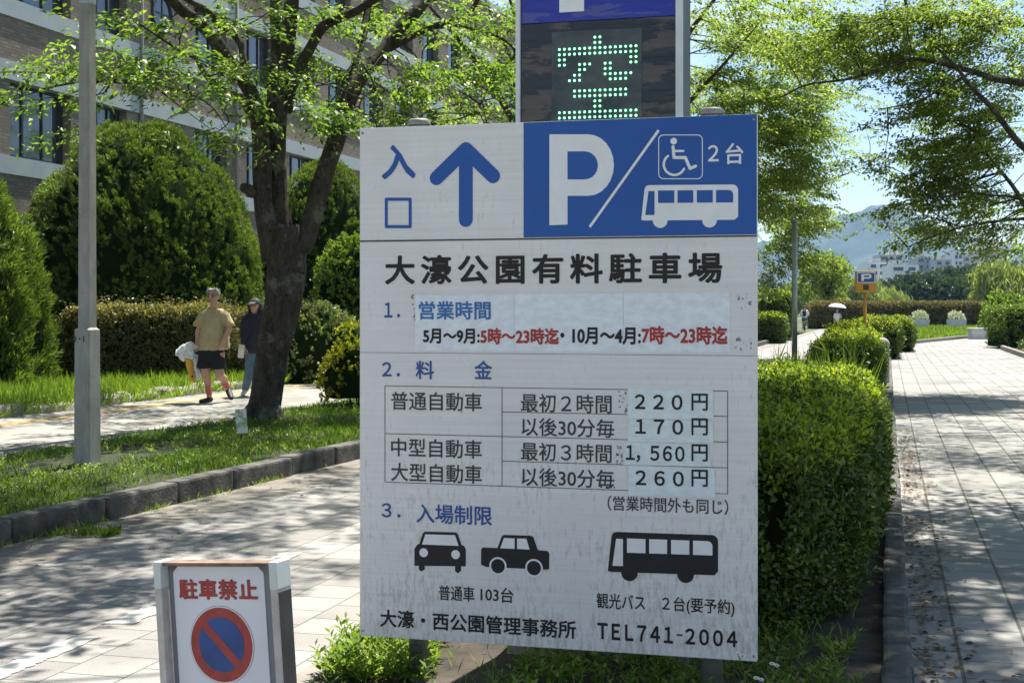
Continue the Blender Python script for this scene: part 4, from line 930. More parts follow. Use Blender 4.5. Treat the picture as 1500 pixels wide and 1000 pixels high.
for (c0, c1, y0, y1, h, lb) in ((-1.6, -.55, 36, 39.5, 1.0, 'small rounded hedge at the foot of the yellow parking sign'), (-1.0, .35, 41, 46, 1.12, 'pale topped rounded hedge just right of the yellow parking sign'), (-.4, .9, 48, 52.5, 1.1, 'farthest rounded hedge of the planting strip, beside the far lawn')):
    hedge('rounded_hedge', lb, strip_plan(c0, c1, y0, y1), h, 'hedge', 3600, .07, 'hedges in the planting strip', .04, .35, top_m='sunlit_shoot', top_n=1800)
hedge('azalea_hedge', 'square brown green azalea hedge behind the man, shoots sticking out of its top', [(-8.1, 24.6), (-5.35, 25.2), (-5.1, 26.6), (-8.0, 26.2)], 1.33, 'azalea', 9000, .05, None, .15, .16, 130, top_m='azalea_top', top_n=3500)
dome('round_shrub', 'rounded pale tipped shrub right of the forked trunk', (-3.75, 26.0, .15), (.98, .85, 1.42), 1500, 8, .11, .045, None, .06, .95, .35, 'pale_shrub')
dome('golden_shrub', 'small yellow tipped shrub on thin stems at the left edge of the white board', (-2.2, 19.6, .3), (.5, .5, .92), 900, 8, .09, .035, None, .16, .95, .4, 'gold_shrub', nz=3)
gs = [o for o in bpy.data.objects if o.name == 'golden_shrub'][0]
for k in range(5): mb = MB(); a = random.uniform(0, 6.28); mb.tube(spline([(-2.2+.08*math.cos(a), 19.6+.08*math.sin(a), .1), (-2.2+.2*math.cos(a), 19.6+.2*math.sin(a), .4), (-2.2+.3*math.cos(a), 19.6+.3*math.sin(a), .75)], 3), .012, 6); mb.build('stem', M['twig'], gs)
# left far side of the road
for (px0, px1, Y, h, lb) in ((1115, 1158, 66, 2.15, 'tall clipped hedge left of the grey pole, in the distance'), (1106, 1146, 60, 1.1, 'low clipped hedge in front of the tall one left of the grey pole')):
    a = (px0-750)/F*Y; b = (px1-750)/F*Y; hedge('far_hedge', lb, [(a, Y), (b, Y), (b+.8, Y+3.4), (a+.8, Y+3.4)], h, 'hedge', 3800, .1, None, .1, .2, top_m='sunlit_shoot', top_n=1200)
a = (1192-750)/F*106; b = (1449-750)/F*106
hedge('red_tipped_hedge', 'long red tipped hedge across the far end of the path', [(a, 106), (b, 106), (b, 108.2), (a, 108.2)], 1.95, 'red_hedge', 11000, .14, None, 0, .25)
hedge('dark_hedge', 'dark clipped hedge at the right edge beside the path', [(18.6, 51.2), (24, 51.5), (24, 55), (18.9, 54.5)], 1.5, 'juniper', 3500, .08, None, .08, .2)
hedge('low_ground_shrub', 'low dark leafy planting at the right edge of the path', [G(4.45, 38)[:2], G(7, 38)[:2], G(7, 49)[:2], G(4.7, 48.6)[:2]], .35, 'hedge', 2600, .07, None, .08, .2)
# grass tuft between the hedges
p = np.array([G(random.uniform(-1.7, -.35), random.uniform(15.2, 21), .04) for _ in range(620)])
setp(leaf_mesh('tall_grass', [leaf_arrays(p, np.array((0, 0, 1.))+rng.normal(0, .3, p.shape), rng.normal(0, 1, p.shape), rng.uniform(.45, 1.1, len(p)), .026, .05)], M['grass_tall']), kind='stuff')
for lb, px, Y, h_ in (('arching grass stalk left of the grey pole, behind the near hedge', 1137, 17.0, .95), ('arching grass stalk right of the grey pole, behind the near hedge', 1214, 18.5, 1.0), ('arching grass stalk near the second hedge, leaning right', 1249, 19.5, .9)):
    q0 = np.array(((px-750)/F*Y, Y, .05)); mb = MB(); mb.tube(spline([q0, q0+(.03, 0, h_*.6), q0+(.10, 0, h_*.95), q0+(.22, .03, h_*.86)], 5), [.006]*15+[.003], 5)
    t = thing('grass_stalk', lb, 'plant', q0); mb.build('stem', M['grass_tall'], t)
    pp = np.array([q0+np.array((0, 0, h_*random.uniform(.2, .9))) for _ in range(7)]); leaf_mesh('blade', [leaf_arrays(pp, np.array((0, 0, .9))+rng.normal(0, .55, pp.shape), rng.normal(0, 1, pp.shape), .42, .022, .05)], M['grass_tall'], t)
# weeds about the posts
def leafy_weeds(name, n, fn, h, leaf, m):
    ch = []
    for _ in range(n):
        x, y, z = fn(); hh = h*random.uniform(.35, 1.15); k = random.randint(7, 13)
        s_ = np.array((x, y, z)); tp = np.array((random.gauss(0, .05), random.gauss(0, .05), hh)); t = np.linspace(.15, 1, k)[:, None]
        pos = s_+tp*t; a = np.arange(k)*2.4+random.uniform(0, 6); ax = np.stack([np.cos(a), np.sin(a), .45+.5*t[:, 0]+rng.normal(0, .2, k)], 1)
        q = leaf*random.uniform(.7, 1.3)*(1.15-.6*t[:, 0]); ch.append(leaf_arrays(pos, ax, np.array((0, 0, 1.))+rng.normal(0, .35, (k, 3)), q, q*random.uniform(.28, .42)))
        st = leaf_arrays(s_[None], tp[None], np.array((1., .3, 0))[None], hh, .006, 0); ch.append(st)
    return setp(leaf_mesh(name, ch, m), kind='stuff')
def w1():
    while True:
        c = random.uniform(-2.25, -1.1); Y = random.uniform(5.35, 6.5); x = c+SL*Y
        if x < -.33 and x/Y > (474-750)/F: return (x, Y, .03)
leafy_weeds('weeds', 420, w1, .165, .06, M['weed'])
def w2():
    c = random.uniform(-1.5, -.15); Y = random.uniform(4.8, 6.0); return G(c, Y, .03)
leafy_weeds('low_weeds', 330, w2, .10, .05, M['weed'])
p = np.array([G(random.uniform(-2.2, -.15), random.uniform(4.8, 7.5), .03) for _ in range(1100)])
setp(leaf_mesh('weedy_grass', [leaf_arrays(p, np.array((0, 0, 1.))+rng.normal(0, .5, p.shape), rng.normal(0, 1, p.shape), rng.uniform(.04, .12, len(p)), .006, .05)], M['grass_tall']), kind='stuff')
def w3():
    while True:
        Y = random.uniform(7.8, 22); c = random.uniform(-8.1, kc(Y)-.2)
        if clump(c, Y, 1.1) > -.05: return G(c, Y, .115)
leafy_weeds('verge_weeds', 420, w3, .08, .045, M['weed'])
pl = np.array([G(random.uniform(-8.1, -4.6), random.uniform(7, 20), .135) for _ in range(500)]); pl[:, 2] = np.where(pl[:, 0]-SL*pl[:, 1] > -5.55, .006, .14)
al = rng.uniform(0, 6.28, len(pl)); setp(leaf_mesh('fallen_leaves', [leaf_arrays(pl, np.stack([np.cos(al), np.sin(al), 0*al], 1), np.array((0, 0, 1.))+rng.normal(0, .3, pl.shape), rng.uniform(.025, .05, len(pl)), .02, .1)], M['litter']), kind='stuff')
m_pet = simple('white_petal', (.75, .75, .72), .6, .05, 10); m_eye = simple('yellow_flower_eye', (.5, .33, .03), .7, .1, 20)
for lb, px, py, Y, lean in (('white daisy in front of the lower right corner of the board', 1081, 958, 4.88, -.02), ('white daisies right of the board, upper pair', 1131, 972, 5.05, .02), ('lowest white daisy by the right post', 1108, 993, 4.9, .01)):
    f = P(px, py, Y); b0 = np.array((f[0]+lean+.05, Y+.05, .03)); t = thing('daisy', lb, 'flower', b0); mb = MB(); mb.tube(spline([b0, (b0+f)/2+(.015, 0, .03), f], 4), .0022, 5); mb.build('stem', M['weed'], t)
    for k in range(2):
        fc = f+np.array((.018*k, .008*k, -.008*k)); pp = []; nn = 14; a = np.arange(nn)*2*np.pi/nn
        ax = np.stack([np.cos(a), np.sin(a)*.9-.25, np.sin(a)*.35+.25], 1); h_ = leaf_mesh('petals', [leaf_arrays(np.tile(fc, (nn, 1)), ax, np.tile((0, -.6, .8), (nn, 1)), .0125, .0048, .05)], m_pet, t)
        mb = MB(); mb.ball(fc+np.array((0, -.002, .002)), (.0045, .0045, .003), 10, 6); mb.build('flower_eye', m_eye, t)
# dead leaves along the path's kerb
p = []
while len(p) < 1500:
    Y = random.uniform(5, 17); c = .13+abs(random.gauss(0, .12)) if random.random() < .93 else random.uniform(.2, 3.5)
    if clump(c, Y, 1.3) > -.25 or Y < 8: p.append(G(c, Y, .008))
p = np.array(p); a = rng.uniform(0, 6.28, len(p)); q = rng.uniform(.02, .05, len(p))
setp(leaf_mesh('leaf_litter', [leaf_arrays(p, np.stack([np.cos(a), np.sin(a), rng.uniform(-.05, .3, len(p))], 1), np.array((0, 0, 1.))+rng.normal(0, .3, p.shape), q, q*.5, .1)], M['litter']), kind='stuff')

# ------------------------------------------------------------------ concrete pole, plant tag, grey pole, bollard, yellow sign
pb = GP(128, 681, .12); PY = pb[1]
cp = thing('concrete_pole', 'square grey concrete pole with a thicker lower half standing on the verge', 'pole', pb)
RZ = Matrix.Rotation(R(-20), 3, 'Z'); k = PY/F
def taper(mb, z0, z1, w0, w1, bev=.012):
    vs = []
    for z, w in ((z0, w0), (z1, w1)):
        h = w/2; b = bev
        for x, y in ((-h+b, -h), (h-b, -h), (h, -h+b), (h, h-b), (h-b, h), (-h+b, h), (-h, h-b), (-h, -h+b)): vs.append(Vector(pb)*1+RZ @ Vector((x, y, 0))+Vector((0, 0, z-pb[2])))
    mb.add(vs, [tuple(range(7, -1, -1)), tuple(range(8, 16))]+[(i, (i+1) % 8, 8+(i+1) % 8, 8+i) for i in range(8)])
zs_ = CAMZ-(483-HZ)*k; w0 = 35*k/1.28
def pole_mat():
    m, nt, b = new_mat('weathered_pole_concrete'); n = noise_(nt, 11, 6, stretch=(1, 1, .3)); d = noise_(nt, 60, 3)
    c_ = ramp(nt, [(.3, (.25, .24, .21)), (.65, (.37, .355, .32))], n).outputs[0]
    nt.links.new(mixc(nt, ramp(nt, [(.66, 0.0), (.7, .7)], d).outputs[0], c_, (.10, .10, .09)), b.inputs['Base Color']); b.inputs['Roughness'].default_value = .9; bump(nt, b, d, .3, .01); return m
mp_ = pole_mat()
mb = MB(); taper(mb, .10, zs_, w0*1.04, w0*.98); mb.build('lower_shaft', mp_, cp)
mb = MB(); taper(mb, zs_, zs_+.02, w0*.98, w0*.74); taper(mb, zs_+.0205, 4.23, w0*.735, w0*.66); mb.build('upper_shaft', mp_, cp)
mb = MB(); taper(mb, 4.2, 4.48, w0*.70, w0*.70); mb.build('collar', M['galv'], cp)
mb = MB(); taper(mb, 4.48, 6.4, w0*.58, w0*.5); mb.build('upper_pole', M['galv'], cp)
mb = MB(); taper(mb, .06, .135, w0*1.6, w0*1.55); mb.build('footing', M['kerb'], cp)
v, f = text_mesh2d('1・1', .9); lo = v.min(0); hi = v.max(0)
mb = MB(); fx = RZ @ Vector((1, 0, 0)); c0 = Vector(pb)+RZ @ Vector((-w0*.40, -w0*.492-.0035, 0)); c0.z = zs_-.105
for kk in range(5):
    for_ = [c0+fx*float((q[0]-lo[0])/(hi[0]-lo[0])*w0*.55+.0012*kk)+Vector((0, 0, float((q[1]-lo[1])*.075)))+RZ @ Vector((0, -.0001*kk, 0)) for q in v]; mb.add(for_, f)
mb.build('lettering', M['black'], cp)
tg = GP(353, 648, .12); ty = tg[1]; t = thing('plant_tag', 'small white picture tag on a stake at the foot of the forked tree', 'sign', tg)
mb = MB(); mb.tube([(tg[0], ty, .1), (tg[0], ty+.02, .45)], .008, 8); mb.build('stake', M['dark_metal'], t)
def tag_mat():
    m, nt, b = new_mat('tag_picture'); nt.links.new(ramp(nt, [(.50, (.70, .72, .70)), (.58, (.30, .36, .10)), (.66, (.70, .71, .7))], noise_(nt, 12, 2)).outputs[0], b.inputs['Base Color']); return m
c_ = P(353.5, 616.5, ty-.02); mb = MB(); mb.bbox(c_, (17*ty/F, .006, 36*ty/F), .002, Matrix.Rotation(R(-8), 3, 'Z') @ Matrix.Rotation(R(-4), 3, 'Y')); mb.build('plate', tag_mat(), t)
gp = np.array(((1164-750)/F*29, 29, 0.03)); t = thing('grey_pole', 'plain grey steel pole rising from the planting strip beyond the near hedge', 'pole', gp)
mb = MB(); mb.tube([gp, (gp[0], 29, CAMZ+(HZ-324)/F*29)], .058, 16); mb.build('shaft', M['galv'], t); mb = MB(); mb.lathe((gp[0], 29, CAMZ+(HZ-324)/F*29), [(.062, -.01), (.062, .01), (.03, .03), (.004, .034)], 16); mb.build('cap', M['galv'], t)
mb = MB(); mb.lathe((gp[0], 29, .03), [(.12, 0), (.12, .02), (.06, .03)], 16); mb.build('base_plate', M['galv'], t)
b0 = np.array(((1293-750)/F*26.6, 26.6, 0)); t = thing('stone_bollard', 'round topped grey stone bollard at the edge of the path beside the second hedge', 'bollard', b0)
mb = MB(); mb.lathe(b0, [(.13, 0), (.125, .6), (.115, .74)], 18); mb.build('shaft', M['concrete'], t); mb = MB(); mb.ball(b0+np.array((0, 0, .82)), (.135, .135, .13), 18, 12); mb.build('stone_head', M['concrete'], t)
yb = np.array(((1267-750)/F*40, 40, 0)); k = 40/F; m_y = simple('yellow_paint', (.52, .25, .025), .45, .1, 6); t = thing('yellow_parking_sign', 'small yellow roadside sign with a blue parking panel on a yellow pole', 'sign', yb)
mb = MB(); mb.tube([yb, (yb[0], 40, CAMZ+(HZ-425)*k)], .048, 14); mb.build('pole', m_y, t)
mb = MB(); mb.bbox((yb[0]+.01, 40, CAMZ+(HZ-412.5)*k), (29*k, .16, 31*k), .015); hd = mb.build('housing', m_y, t)
mb = MB(); mb.bbox((yb[0]+.01, 39.912, CAMZ+(HZ-406.5)*k), (26*k, .016, 15.5*k), .003); mb.build('face', M['white_print'], hd)
mb = MB(); mb.bbox((yb[0]+.01, 39.899, CAMZ+(HZ-406.5)*k), (24*k, .01, 13.5*k), .002); mb.build('blue_panel', M['blue'], hd)
mb = MB(); x0 = yb[0]+.01-7*k; z0 = CAMZ+(HZ-411.5)*k; w_ = 3.4*k; S_ = 1.0
mb.box((x0+w_/2, 39.892, z0+5*k), (w_, .004, 10*k)); mb.box((x0+8*k, 39.892, z0+9*k), (10*k-w_*.2, .0038, 2.2*k)); mb.box((x0+8*k, 39.892, z0+4.4*k), (10*k-w_*.2, .0038, 2.2*k)); mb.box((x0+13*k, 39.892, z0+6.7*k), (3.0*k, .0036, 4.6*k)); mb.build('parking_letter', M['white_print'], hd)
mb = MB(); mb.bbox((yb[0]+.01, 39.915, CAMZ+(HZ-421)*k), (8*k, .02, 7.5*k), .003); mb.build('dark_display', M['frame'], hd)

# ------------------------------------------------------------------ far end of the path
lawn = [(16.6, 57.9), (24.8, 73.2), (30.5, 86), (36.5, 104), (28.6, 104), (15.9, 58.6)]
sheet('far_lawn', lawn, M['turf'], .10)
mb = MB()
for a, b in zip(lawn[:3], lawn[1:4]):
    a = np.array(a); b = np.array(b); n_ = max(2, int(np.linalg.norm(b-a)/1.2))
    for i in range(n_):
        p0 = a+(b-a)*i/n_; p1 = a+(b-a)*(i+.985)/n_; an = math.atan2(*(p1-p0)[::-1]); mb.bbox((*(p0+p1)/2, .05), (np.linalg.norm(p1-p0), .16, .2), .02, Matrix.Rotation(an, 3, 'Z'))
setp(mb.build('far_lawn_kerb', M['kerb_light']), kind='structure')
def f_far():
    while True:
        x = random.uniform(15.5, 36); y = random.uniform(58, 104)
        if y > 58.2+(x-16.6)*1.87 and y > 73+(x-24.8)*2.65 and x > .276*y: return (x, y, .1)
grass('far_lawn_grass', f_far, 9000, .26, .05, M['grass_tall'], .4)
m_plw = simple('white_planter', (.62, .63, .64), .6, .08, 3); m_fl = leafmat('silver_flower', [(.5, .52, .5), (.66, .67, .66), (.30, .36, .28)], .3)
for lb, px in (('white square planter with silvery plants on the far lawn, left one', 1347.5), ('white square planter with silvery plants on the far lawn, right one', 1401)):
    Y = 98; c = ((px-750)/F*Y, Y); t = thing('planter', lb, 'planter', (*c, .1), group='planters on the far lawn'); w = .56
    mb = MB(); q = [(-w, -w), (w, -w), (w, w), (-w, w)]
    vs = [(c[0]+x*.86, c[1]+y*.86, .1) for x, y in q]+[(c[0]+x, c[1]+y, .78) for x, y in q]+[(c[0]+x*.88, c[1]+y*.88, .78) for x, y in q]+[(c[0]+x*.84, c[1]+y*.84, .68) for x, y in q]
    mb.add(vs, [(3, 2, 1, 0)]+[(l*4+i, l*4+(i+1) % 4, l*4+4+(i+1) % 4, l*4+4+i) for l in range(3) for i in range(4)]+[(12, 13, 14, 15)]); mb.build('tub', m_plw, t)
    pp = shell((c[0], c[1], .8), (.55, .5, .5), 130, .4, .75); leaf_mesh('plants', [tufts(pp, unit(pp-np.array((c[0], c[1], .5))), 7, .2, .09)], m_fl, t)
for lb, px, Y, w, h in (('low concrete block bench at the end of the far lawn, nearest one', 1433, 69, .96, .56), ('square concrete block by the leafy shrub at the right edge', 1470, 75, .8, .62), ('low concrete block behind the nearest block bench', 1452, 84, .95, .6)):
    c = ((px-750)/F*Y, Y); t = thing('concrete_block', lb, 'bench', (*c, 0)); mb = MB(); mb.bbox((*c, h*.43), (w*.9, .7, h*.86), .02); mb.build('body', M['pale_concrete'], t); mb = MB(); mb.bbox((*c, h*.93), (w, .8, h*.14), .02); mb.build('top_slab', M['pale_concrete'], t)
dome('leafy_shrub', 'bright leafy shrub behind the concrete blocks near the right edge', ((1470-750)/F*80, 80, 0), (1.1, 1, 2.1), 500, 8, .4, .16, None, .15, .9, .4, 'weed')
# small tree, willows, pines behind the far hedge
def mass_tree(name, label, px, Y, w, z0, z1, m, n, leaf, group=None, droop=0, trunk_r=.2, flat=1.0, z_ground=0):
    x = (px-750)/F*Y; t = thing(name, label, 'tree', (x, Y, z_ground), group=group); mb = MB()
    mb.tube(spline([(x, Y, z_ground), (x+.1, Y, z0*.6), (x-.1, Y, (z0+z1)/2)], 4), np.linspace(trunk_r, trunk_r*.5, 9), 10, True, .15)
    nb = 9; cs = []
    for k in range(nb):
        a = random.uniform(0, 6.28); rr = random.uniform(.25, .62)*w; c = np.array((x+rr*math.cos(a), Y+rr*math.sin(a), random.uniform(z0+.28*(z1-z0), z1-.22*(z1-z0)))); cs.append(c)
        mb.tube(spline([(x, Y, z0*.75), ((x+c[0])/2, (Y+c[1])/2, (z0+c[2])/2+.3), c], 4), np.linspace(trunk_r*.5, trunk_r*.1, 9), 6, False)
    mb.build('trunk', M['bark'], t); ch = []
    cs.append(np.array((x, Y, z1-.3*(z1-z0))))
    for c in cs:
        p = shell(c, (w*.42, w*.42, (z1-z0)*.24*flat), n//len(cs), .55); nr = unit(p-c)
        if droop: ch.append(leaf_arrays(np.repeat(p, 8, 0)+rng.normal(0, leaf*.35, (len(p)*8, 3)), np.array((0, 0, -1.))+rng.normal(0, .28, (len(p)*8, 3)), rng.normal(0, 1, (len(p)*8, 3)), leaf*rng.uniform(.6, 1.4, len(p)*8), leaf*.22))
        else: ch.append(tufts(p, nr, 9, leaf, leaf*.42, .35, .6))
    leaf_mesh('crown', ch, M[m], t); return t
mass_tree('small_tree', 'small spreading tree behind the red tipped hedge, left of the yellow sign', 1217, 112, 2.9, 1.9, 6.2, 'zelkova_right', 900, .42, None, 0, .22)
for px, Y, w, z1, lb in ((1195, 165, 4, 5.0, 'pale willow left of the small tree beyond the hedge'), (1252, 170, 4.6, 5.6, 'pale willow just right of the yellow sign'), (1308, 180, 3, 4.4, 'low pale tree below the white city buildings'), (1478, 132, 4.4, 6.6, 'large drooping willow at the right edge beyond the path'), (1178, 190, 4, 5, 'pale willow beside the grey pole, farthest left')):
    mass_tree('willow', lb, px, Y, w, .6, z1, 'willow', 900, .7, 'willows by the water', 1, .25)
for k, (px, Y, w, z1, lb) in enumerate(((1318, 230, 6, 7.6, 'leftmost of the dark pines below the white buildings'), (1352, 220, 7, 9.6, 'broad dark pine above the left planter'), (1385, 225, 7, 10.6, 'tall dark pine above the right planter'), (1418, 235, 7, 11.6, 'dark pine standing beside the willow'), (1450, 260, 8, 13.5, 'tall dark pine behind the willow'), (1490, 270, 9, 14, 'dark pine at the right edge behind the willow'), (1290, 300, 8, 8.5, 'distant dark pine just right of the yellow sign'), (1235, 310, 9, 8.0, 'distant dark tree behind the small spreading tree'), (1140, 300, 9, 9.0, 'distant dark tree left of the grey pole'))):
    mass_tree('pine_tree', lb, px, Y, w, 1.0, z1*.76, 'pine', 900, 1.25, 'pines across the water', 0, .3, .8)
# city
m_w = [simple('city_wall_white', (.62, .63, .64), .8, .06, .05), simple('city_wall_grey', (.34, .36, .38), .8, .1, .05), simple('city_wall_beige', (.50, .46, .41), .8, .1, .05), simple('city_window', (.06, .07, .085), .3, .3, .1)]
def block(label, px0, px1, py0, py1, Y, mi, fl, bay, step=0):
    x0, x1 = (px0-750)/F*Y, (px1-750)/F*Y; z1 = CAMZ+(HZ-py0)/F*Y; z0 = CAMZ+(HZ-py1)/F*Y
    t = thing('city_building', label, 'building', ((x0+x1)/2, Y, 0)); mb = MB(); d = 14
    mb.box(((x0+x1)/2, Y+d/2, z1/2), (x1-x0, d, z1)); mb.build('wall', m_w[mi], t)
    mb = MB(); mb.box(((x0+x1)/2+step, Y+d/2, z1+.9), ((x1-x0)*.42, d*.5, 1.8)); mb.build('roof_house', m_w[(mi+1) % 3], t)
    n = max(1, int(round((z1-z0)/fl)))
    for i in range(n):
        z = z1-fl*(i+.55); mb = MB(); nb = max(2, int((x1-x0)/bay))
        for b in range(nb): mb.box((x0+(b+.5)*(x1-x0)/nb, Y-.02, z), ((x1-x0)/nb*random.choice((.72, .72, .9, .5)), .08, fl*.5))
        mb.build('window_row', m_w[3], t)
        mb = MB(); mb.box(((x0+x1)/2, Y-.5, z-fl*.33), ((x1-x0)*.96, 1.0, fl*.12)); mb.build('balcony', m_w[mi], t)
block('white terraced city block above the yellow sign', 1272, 1302, 384, 418, 560, 0, 2.9, 3); block('taller pale city block behind the terraced one', 1290, 1322, 373, 400, 640, 2, 3.0, 2.6, 2)
block('low white city block with a long flat roof, left of the grey ones', 1306, 1346, 388, 412, 540, 0, 2.9, 3.6, -2); block('dark grey glassy city block in the middle', 1344, 1366, 376, 405, 600, 1, 2.9, 2.4); block('second grey city block, lower than its dark neighbour', 1370, 1394, 380, 405, 590, 1, 2.8, 3.4, 1)
block('slim white city block right of the grey ones', 1398, 1410, 371, 395, 620, 0, 2.9, 2.2)
block('beige apartment block above the pines, rightmost', 1434, 1476, 363, 384, 640, 2, 2.8, 2.6, 3); block('small grey block between the white and the beige blocks', 1412, 1432, 375, 390, 660, 1, 2.8, 3)
block('pale low building far left beyond the road', 1104, 1136, 404, 450, 420, 0, 3.4, 5)
def mountain():
    nx_, ny_ = 120, 26; V = []
    for j in range(ny_):
        for i in range(nx_):
            px = 880+900*i/(nx_-1); v = j/(ny_-1); Y = 2300+900*v; x = (px-750)/F*2600
            ridge = np.interp(px, [880, 1000, 1060, 1120, 1170, 1230, 1275, 1310, 1345, 1385, 1430, 1480, 1560, 1780], [400, 392, 385, 372, 352, 332, 312, 302, 296, 305, 330, 352, 362, 370])
            h = (HZ-ridge)/F*2750*math.sin(min(1, v*1.25)*math.pi/2)**.8 if v < .8 else (HZ-ridge)/F*2750*(1-(v-.8)*1.5)
            w = mnoise.fractal(Vector((x*.006, Y*.006, 0)), 1.0, 2.1, 5); V.append((x, Y, max(-4, h*(1+.0*w)+w*34*min(1, v*2.2))))
    F_ = [(j*nx_+i, j*nx_+i+1, (j+1)*nx_+i+1, (j+1)*nx_+i) for j in range(ny_-1) for i in range(nx_-1)]
    return setp(link_mesh(np_mesh('hills', V, F_, True), 'hills', simple('forested_hill', (.03, .055, .045), .95, .45, .018)), kind='structure')
mountain()

# ------------------------------------------------------------------ people
def soft(name, segs, m, parent, voxel=.012, smooth=6, extra=None):
    """one continuous surface grown from tapered limbs (p0, r0, p1, r1); r may be (rx, ry, rz)"""
    bm = bmesh.new()
    for p0, r0, p1, r1 in segs:
        b2 = bmesh.new()
        for p, r in ((p0, r0), (p1, r1)):
            r = (r, r, r) if np.isscalar(r) else r
            g = bmesh.ops.create_icosphere(b2, subdivisions=2, radius=1)
            for v in g['verts']: v.co = Vector((v.co.x*r[0]+p[0], v.co.y*r[1]+p[1], v.co.z*r[2]+p[2]))
        res = bmesh.ops.convex_hull(b2, input=b2.verts[:])
        bmesh.ops.delete(b2, geom=[v for v in b2.verts if not v.link_faces], context='VERTS')
        tmp = bpy.data.meshes.new('tmp'); b2.to_mesh(tmp); b2.free(); bm.from_mesh(tmp); bpy.data.meshes.remove(tmp)
    me = bpy.data.meshes.new(name); bm.to_mesh(me); bm.free()
    o = bpy.data.objects.new(name, me); COL.objects.link(o)
    r = o.modifiers.new('r', 'REMESH'); r.mode = 'VOXEL'; r.voxel_size = voxel
    if smooth: s_ = o.modifiers.new('s', 'SMOOTH'); s_.iterations = smooth; s_.factor = .5
    dg = bpy.context.evaluated_depsgraph_get(); m2 = bpy.data.meshes.new_from_object(o.evaluated_get(dg))
    bpy.data.objects.remove(o); bpy.data.meshes.remove(me)
    if extra: 
        for v in m2.vertices: v.co = extra(v.co)
    v = np.empty(len(m2.vertices)*3, np.float32); m2.vertices.foreach_get('co', v); v = v.reshape(-1, 3)-np.array(origin_of(parent), np.float32)
    m2.vertices.foreach_set('co', v.ravel()); m2.polygons.foreach_set('use_smooth', np.ones(len(m2.polygons), bool)); m2.update(); m2.name = name
    return link_mesh(m2, name, m, parent)
skin = simple('skin', (.46, .27, .19), .55, .1, 9); m_hair = simple('grey_hair', (.30, .30, .30), .7, .35, 40); m_tee = simple('tan_shirt', (.40, .31, .17), .85, .12, 9); m_shorts = simple('black_shorts', (.012, .012, .014), .85, .2, 12)
m_sock = simple('pink_sock', (.55, .14, .13), .85, .1, 20); m_shoe = simple('black_shoe', (.012, .012, .012), .6, .2, 12); m_navy = simple('navy_hoodie', (.018, .020, .035), .85, .25, 9); m_jean = simple('blue_jeans', (.085, .15, .24), .85, .25, 14)
m_plas = simple('clear_plastic_bag', (.66, .68, .70), .25, .1, 14); m_yel = simple('yellow_bag_panel', (.62, .33, .03), .5, .1, 8); m_cap = simple('charcoal_cap', (.07, .072, .08), .85, .2, 12); m_dk = simple('dark_strap', (.02, .02, .022), .6, .1, 10)
m_skin_far = skin
def figure(origin, px, py0, k, Y):
    """crop coordinates -> world, dy in metres towards (-) or away (+)"""
    return lambda cx, cy, dy=0.0: np.array(((px(cx)-750)/F*(Y+dy), Y+dy, origin[2]+(py0-cy)*k))
def hand(segs, w, d, side, s=1.0, curl=.5):
    """palm with four bent fingers and a thumb; w: wrist, d: direction of the hand, side: thumb side"""
    w = np.array(w, float); d = unit(np.array(d, float)); sd = unit(np.array(side, float)); n = np.cross(d, sd)
    pc = w+d*.05*s; segs.append((w, .026*s, pc, (.034*s, .022*s, .036*s)))
    for i, (o, l) in enumerate(((-.026, .062), (-.009, .075), (.009, .080), (.026, .070))):
        a = pc+d*.03*s+sd*o*s; b = a+(d*(1-curl*.4)+n*curl*.5)*l*.5*s; c = b+(d*(1-curl*1.2)+n*curl*1.1)*l*.55*s
        segs.append((a, .0095*s, b, .0088*s)); segs.append((b, .0088*s, c, .0075*s))
    a = w+d*.025*s+sd*.024*s; b = a+(d*.6+sd*.6)*.036*s; c = b+(d*.95+n*.3)*.03*s; segs += [(a, .012*s, b, .0105*s), (b, .0105*s, c, .0085*s)]
# the man with the bag
MY = 20.1; kM = MY/F/4.545; o0 = np.array(((321-750)/F*MY, MY, .134))
man = thing('person', 'man in a tan t-shirt and black shorts walking with a plastic bundle in one hand', 'person', o0)
J = figure(o0, lambda cx: 230+cx/4.545, 862, kM, MY)
seg = []
neck = J(380, 232, .02); head = J(371, 158, -.02)
seg += [(J(378, 300, .02), (.15, .09, .05), J(372, 400, .0), (.165, .12, .10)), (J(372, 400, 0), (.165, .12, .1), J(362, 535, .0), (.17, .125, .1)), (J(378, 275, .02), (.08, .06, .04), neck, .056), (neck, .055, head+np.array((.0, .02, -.03)), .058),
        (head+np.array((0, .02, .025)), (.082, .098, .095), head+np.array((-.004, -.012, -.055)), (.060, .072, .058)), (head+np.array((-.008, -.05, -.085)), (.035, .03, .026), head+np.array((-.004, -.02, -.06)), (.055, .05, .04)),
        (head+np.array((-.012, -.098, .015)), .012, head+np.array((-.014, -.112, -.022)), .016),
        (head+np.array((-.087, .015, .0)), (.012, .022, .032), head+np.array((-.084, .015, -.01)), (.012, .02, .028)), (head+np.array((.085, .02, .0)), (.012, .022, .032), head+np.array((.082, .02, -.01)), (.012, .02, .028))]
ls, rs = J(306, 300, .03), J(448, 298, .0)
le, lw_ = J(274, 395, .10), J(268, 478, .06); re, rw = J(482, 372, -.03), J(440, 462, -.17)
seg += [(ls, .055, le, .045), (le, .045, lw_, .031), (rs, .055, re, .046), (re, .047, rw, .032)]
hand(seg, lw_, (0, -.3, -1), (1, -.2, 0), 1.05, .8); hand(seg, rw, (-.18, -.25, -1), (-.8, -.6, 0), 1.08, .95)
lk, la = J(322, 668, -.06), J(345, 795, .0); rk, ra = J(414, 678, -.10), J(464, 758, .16)
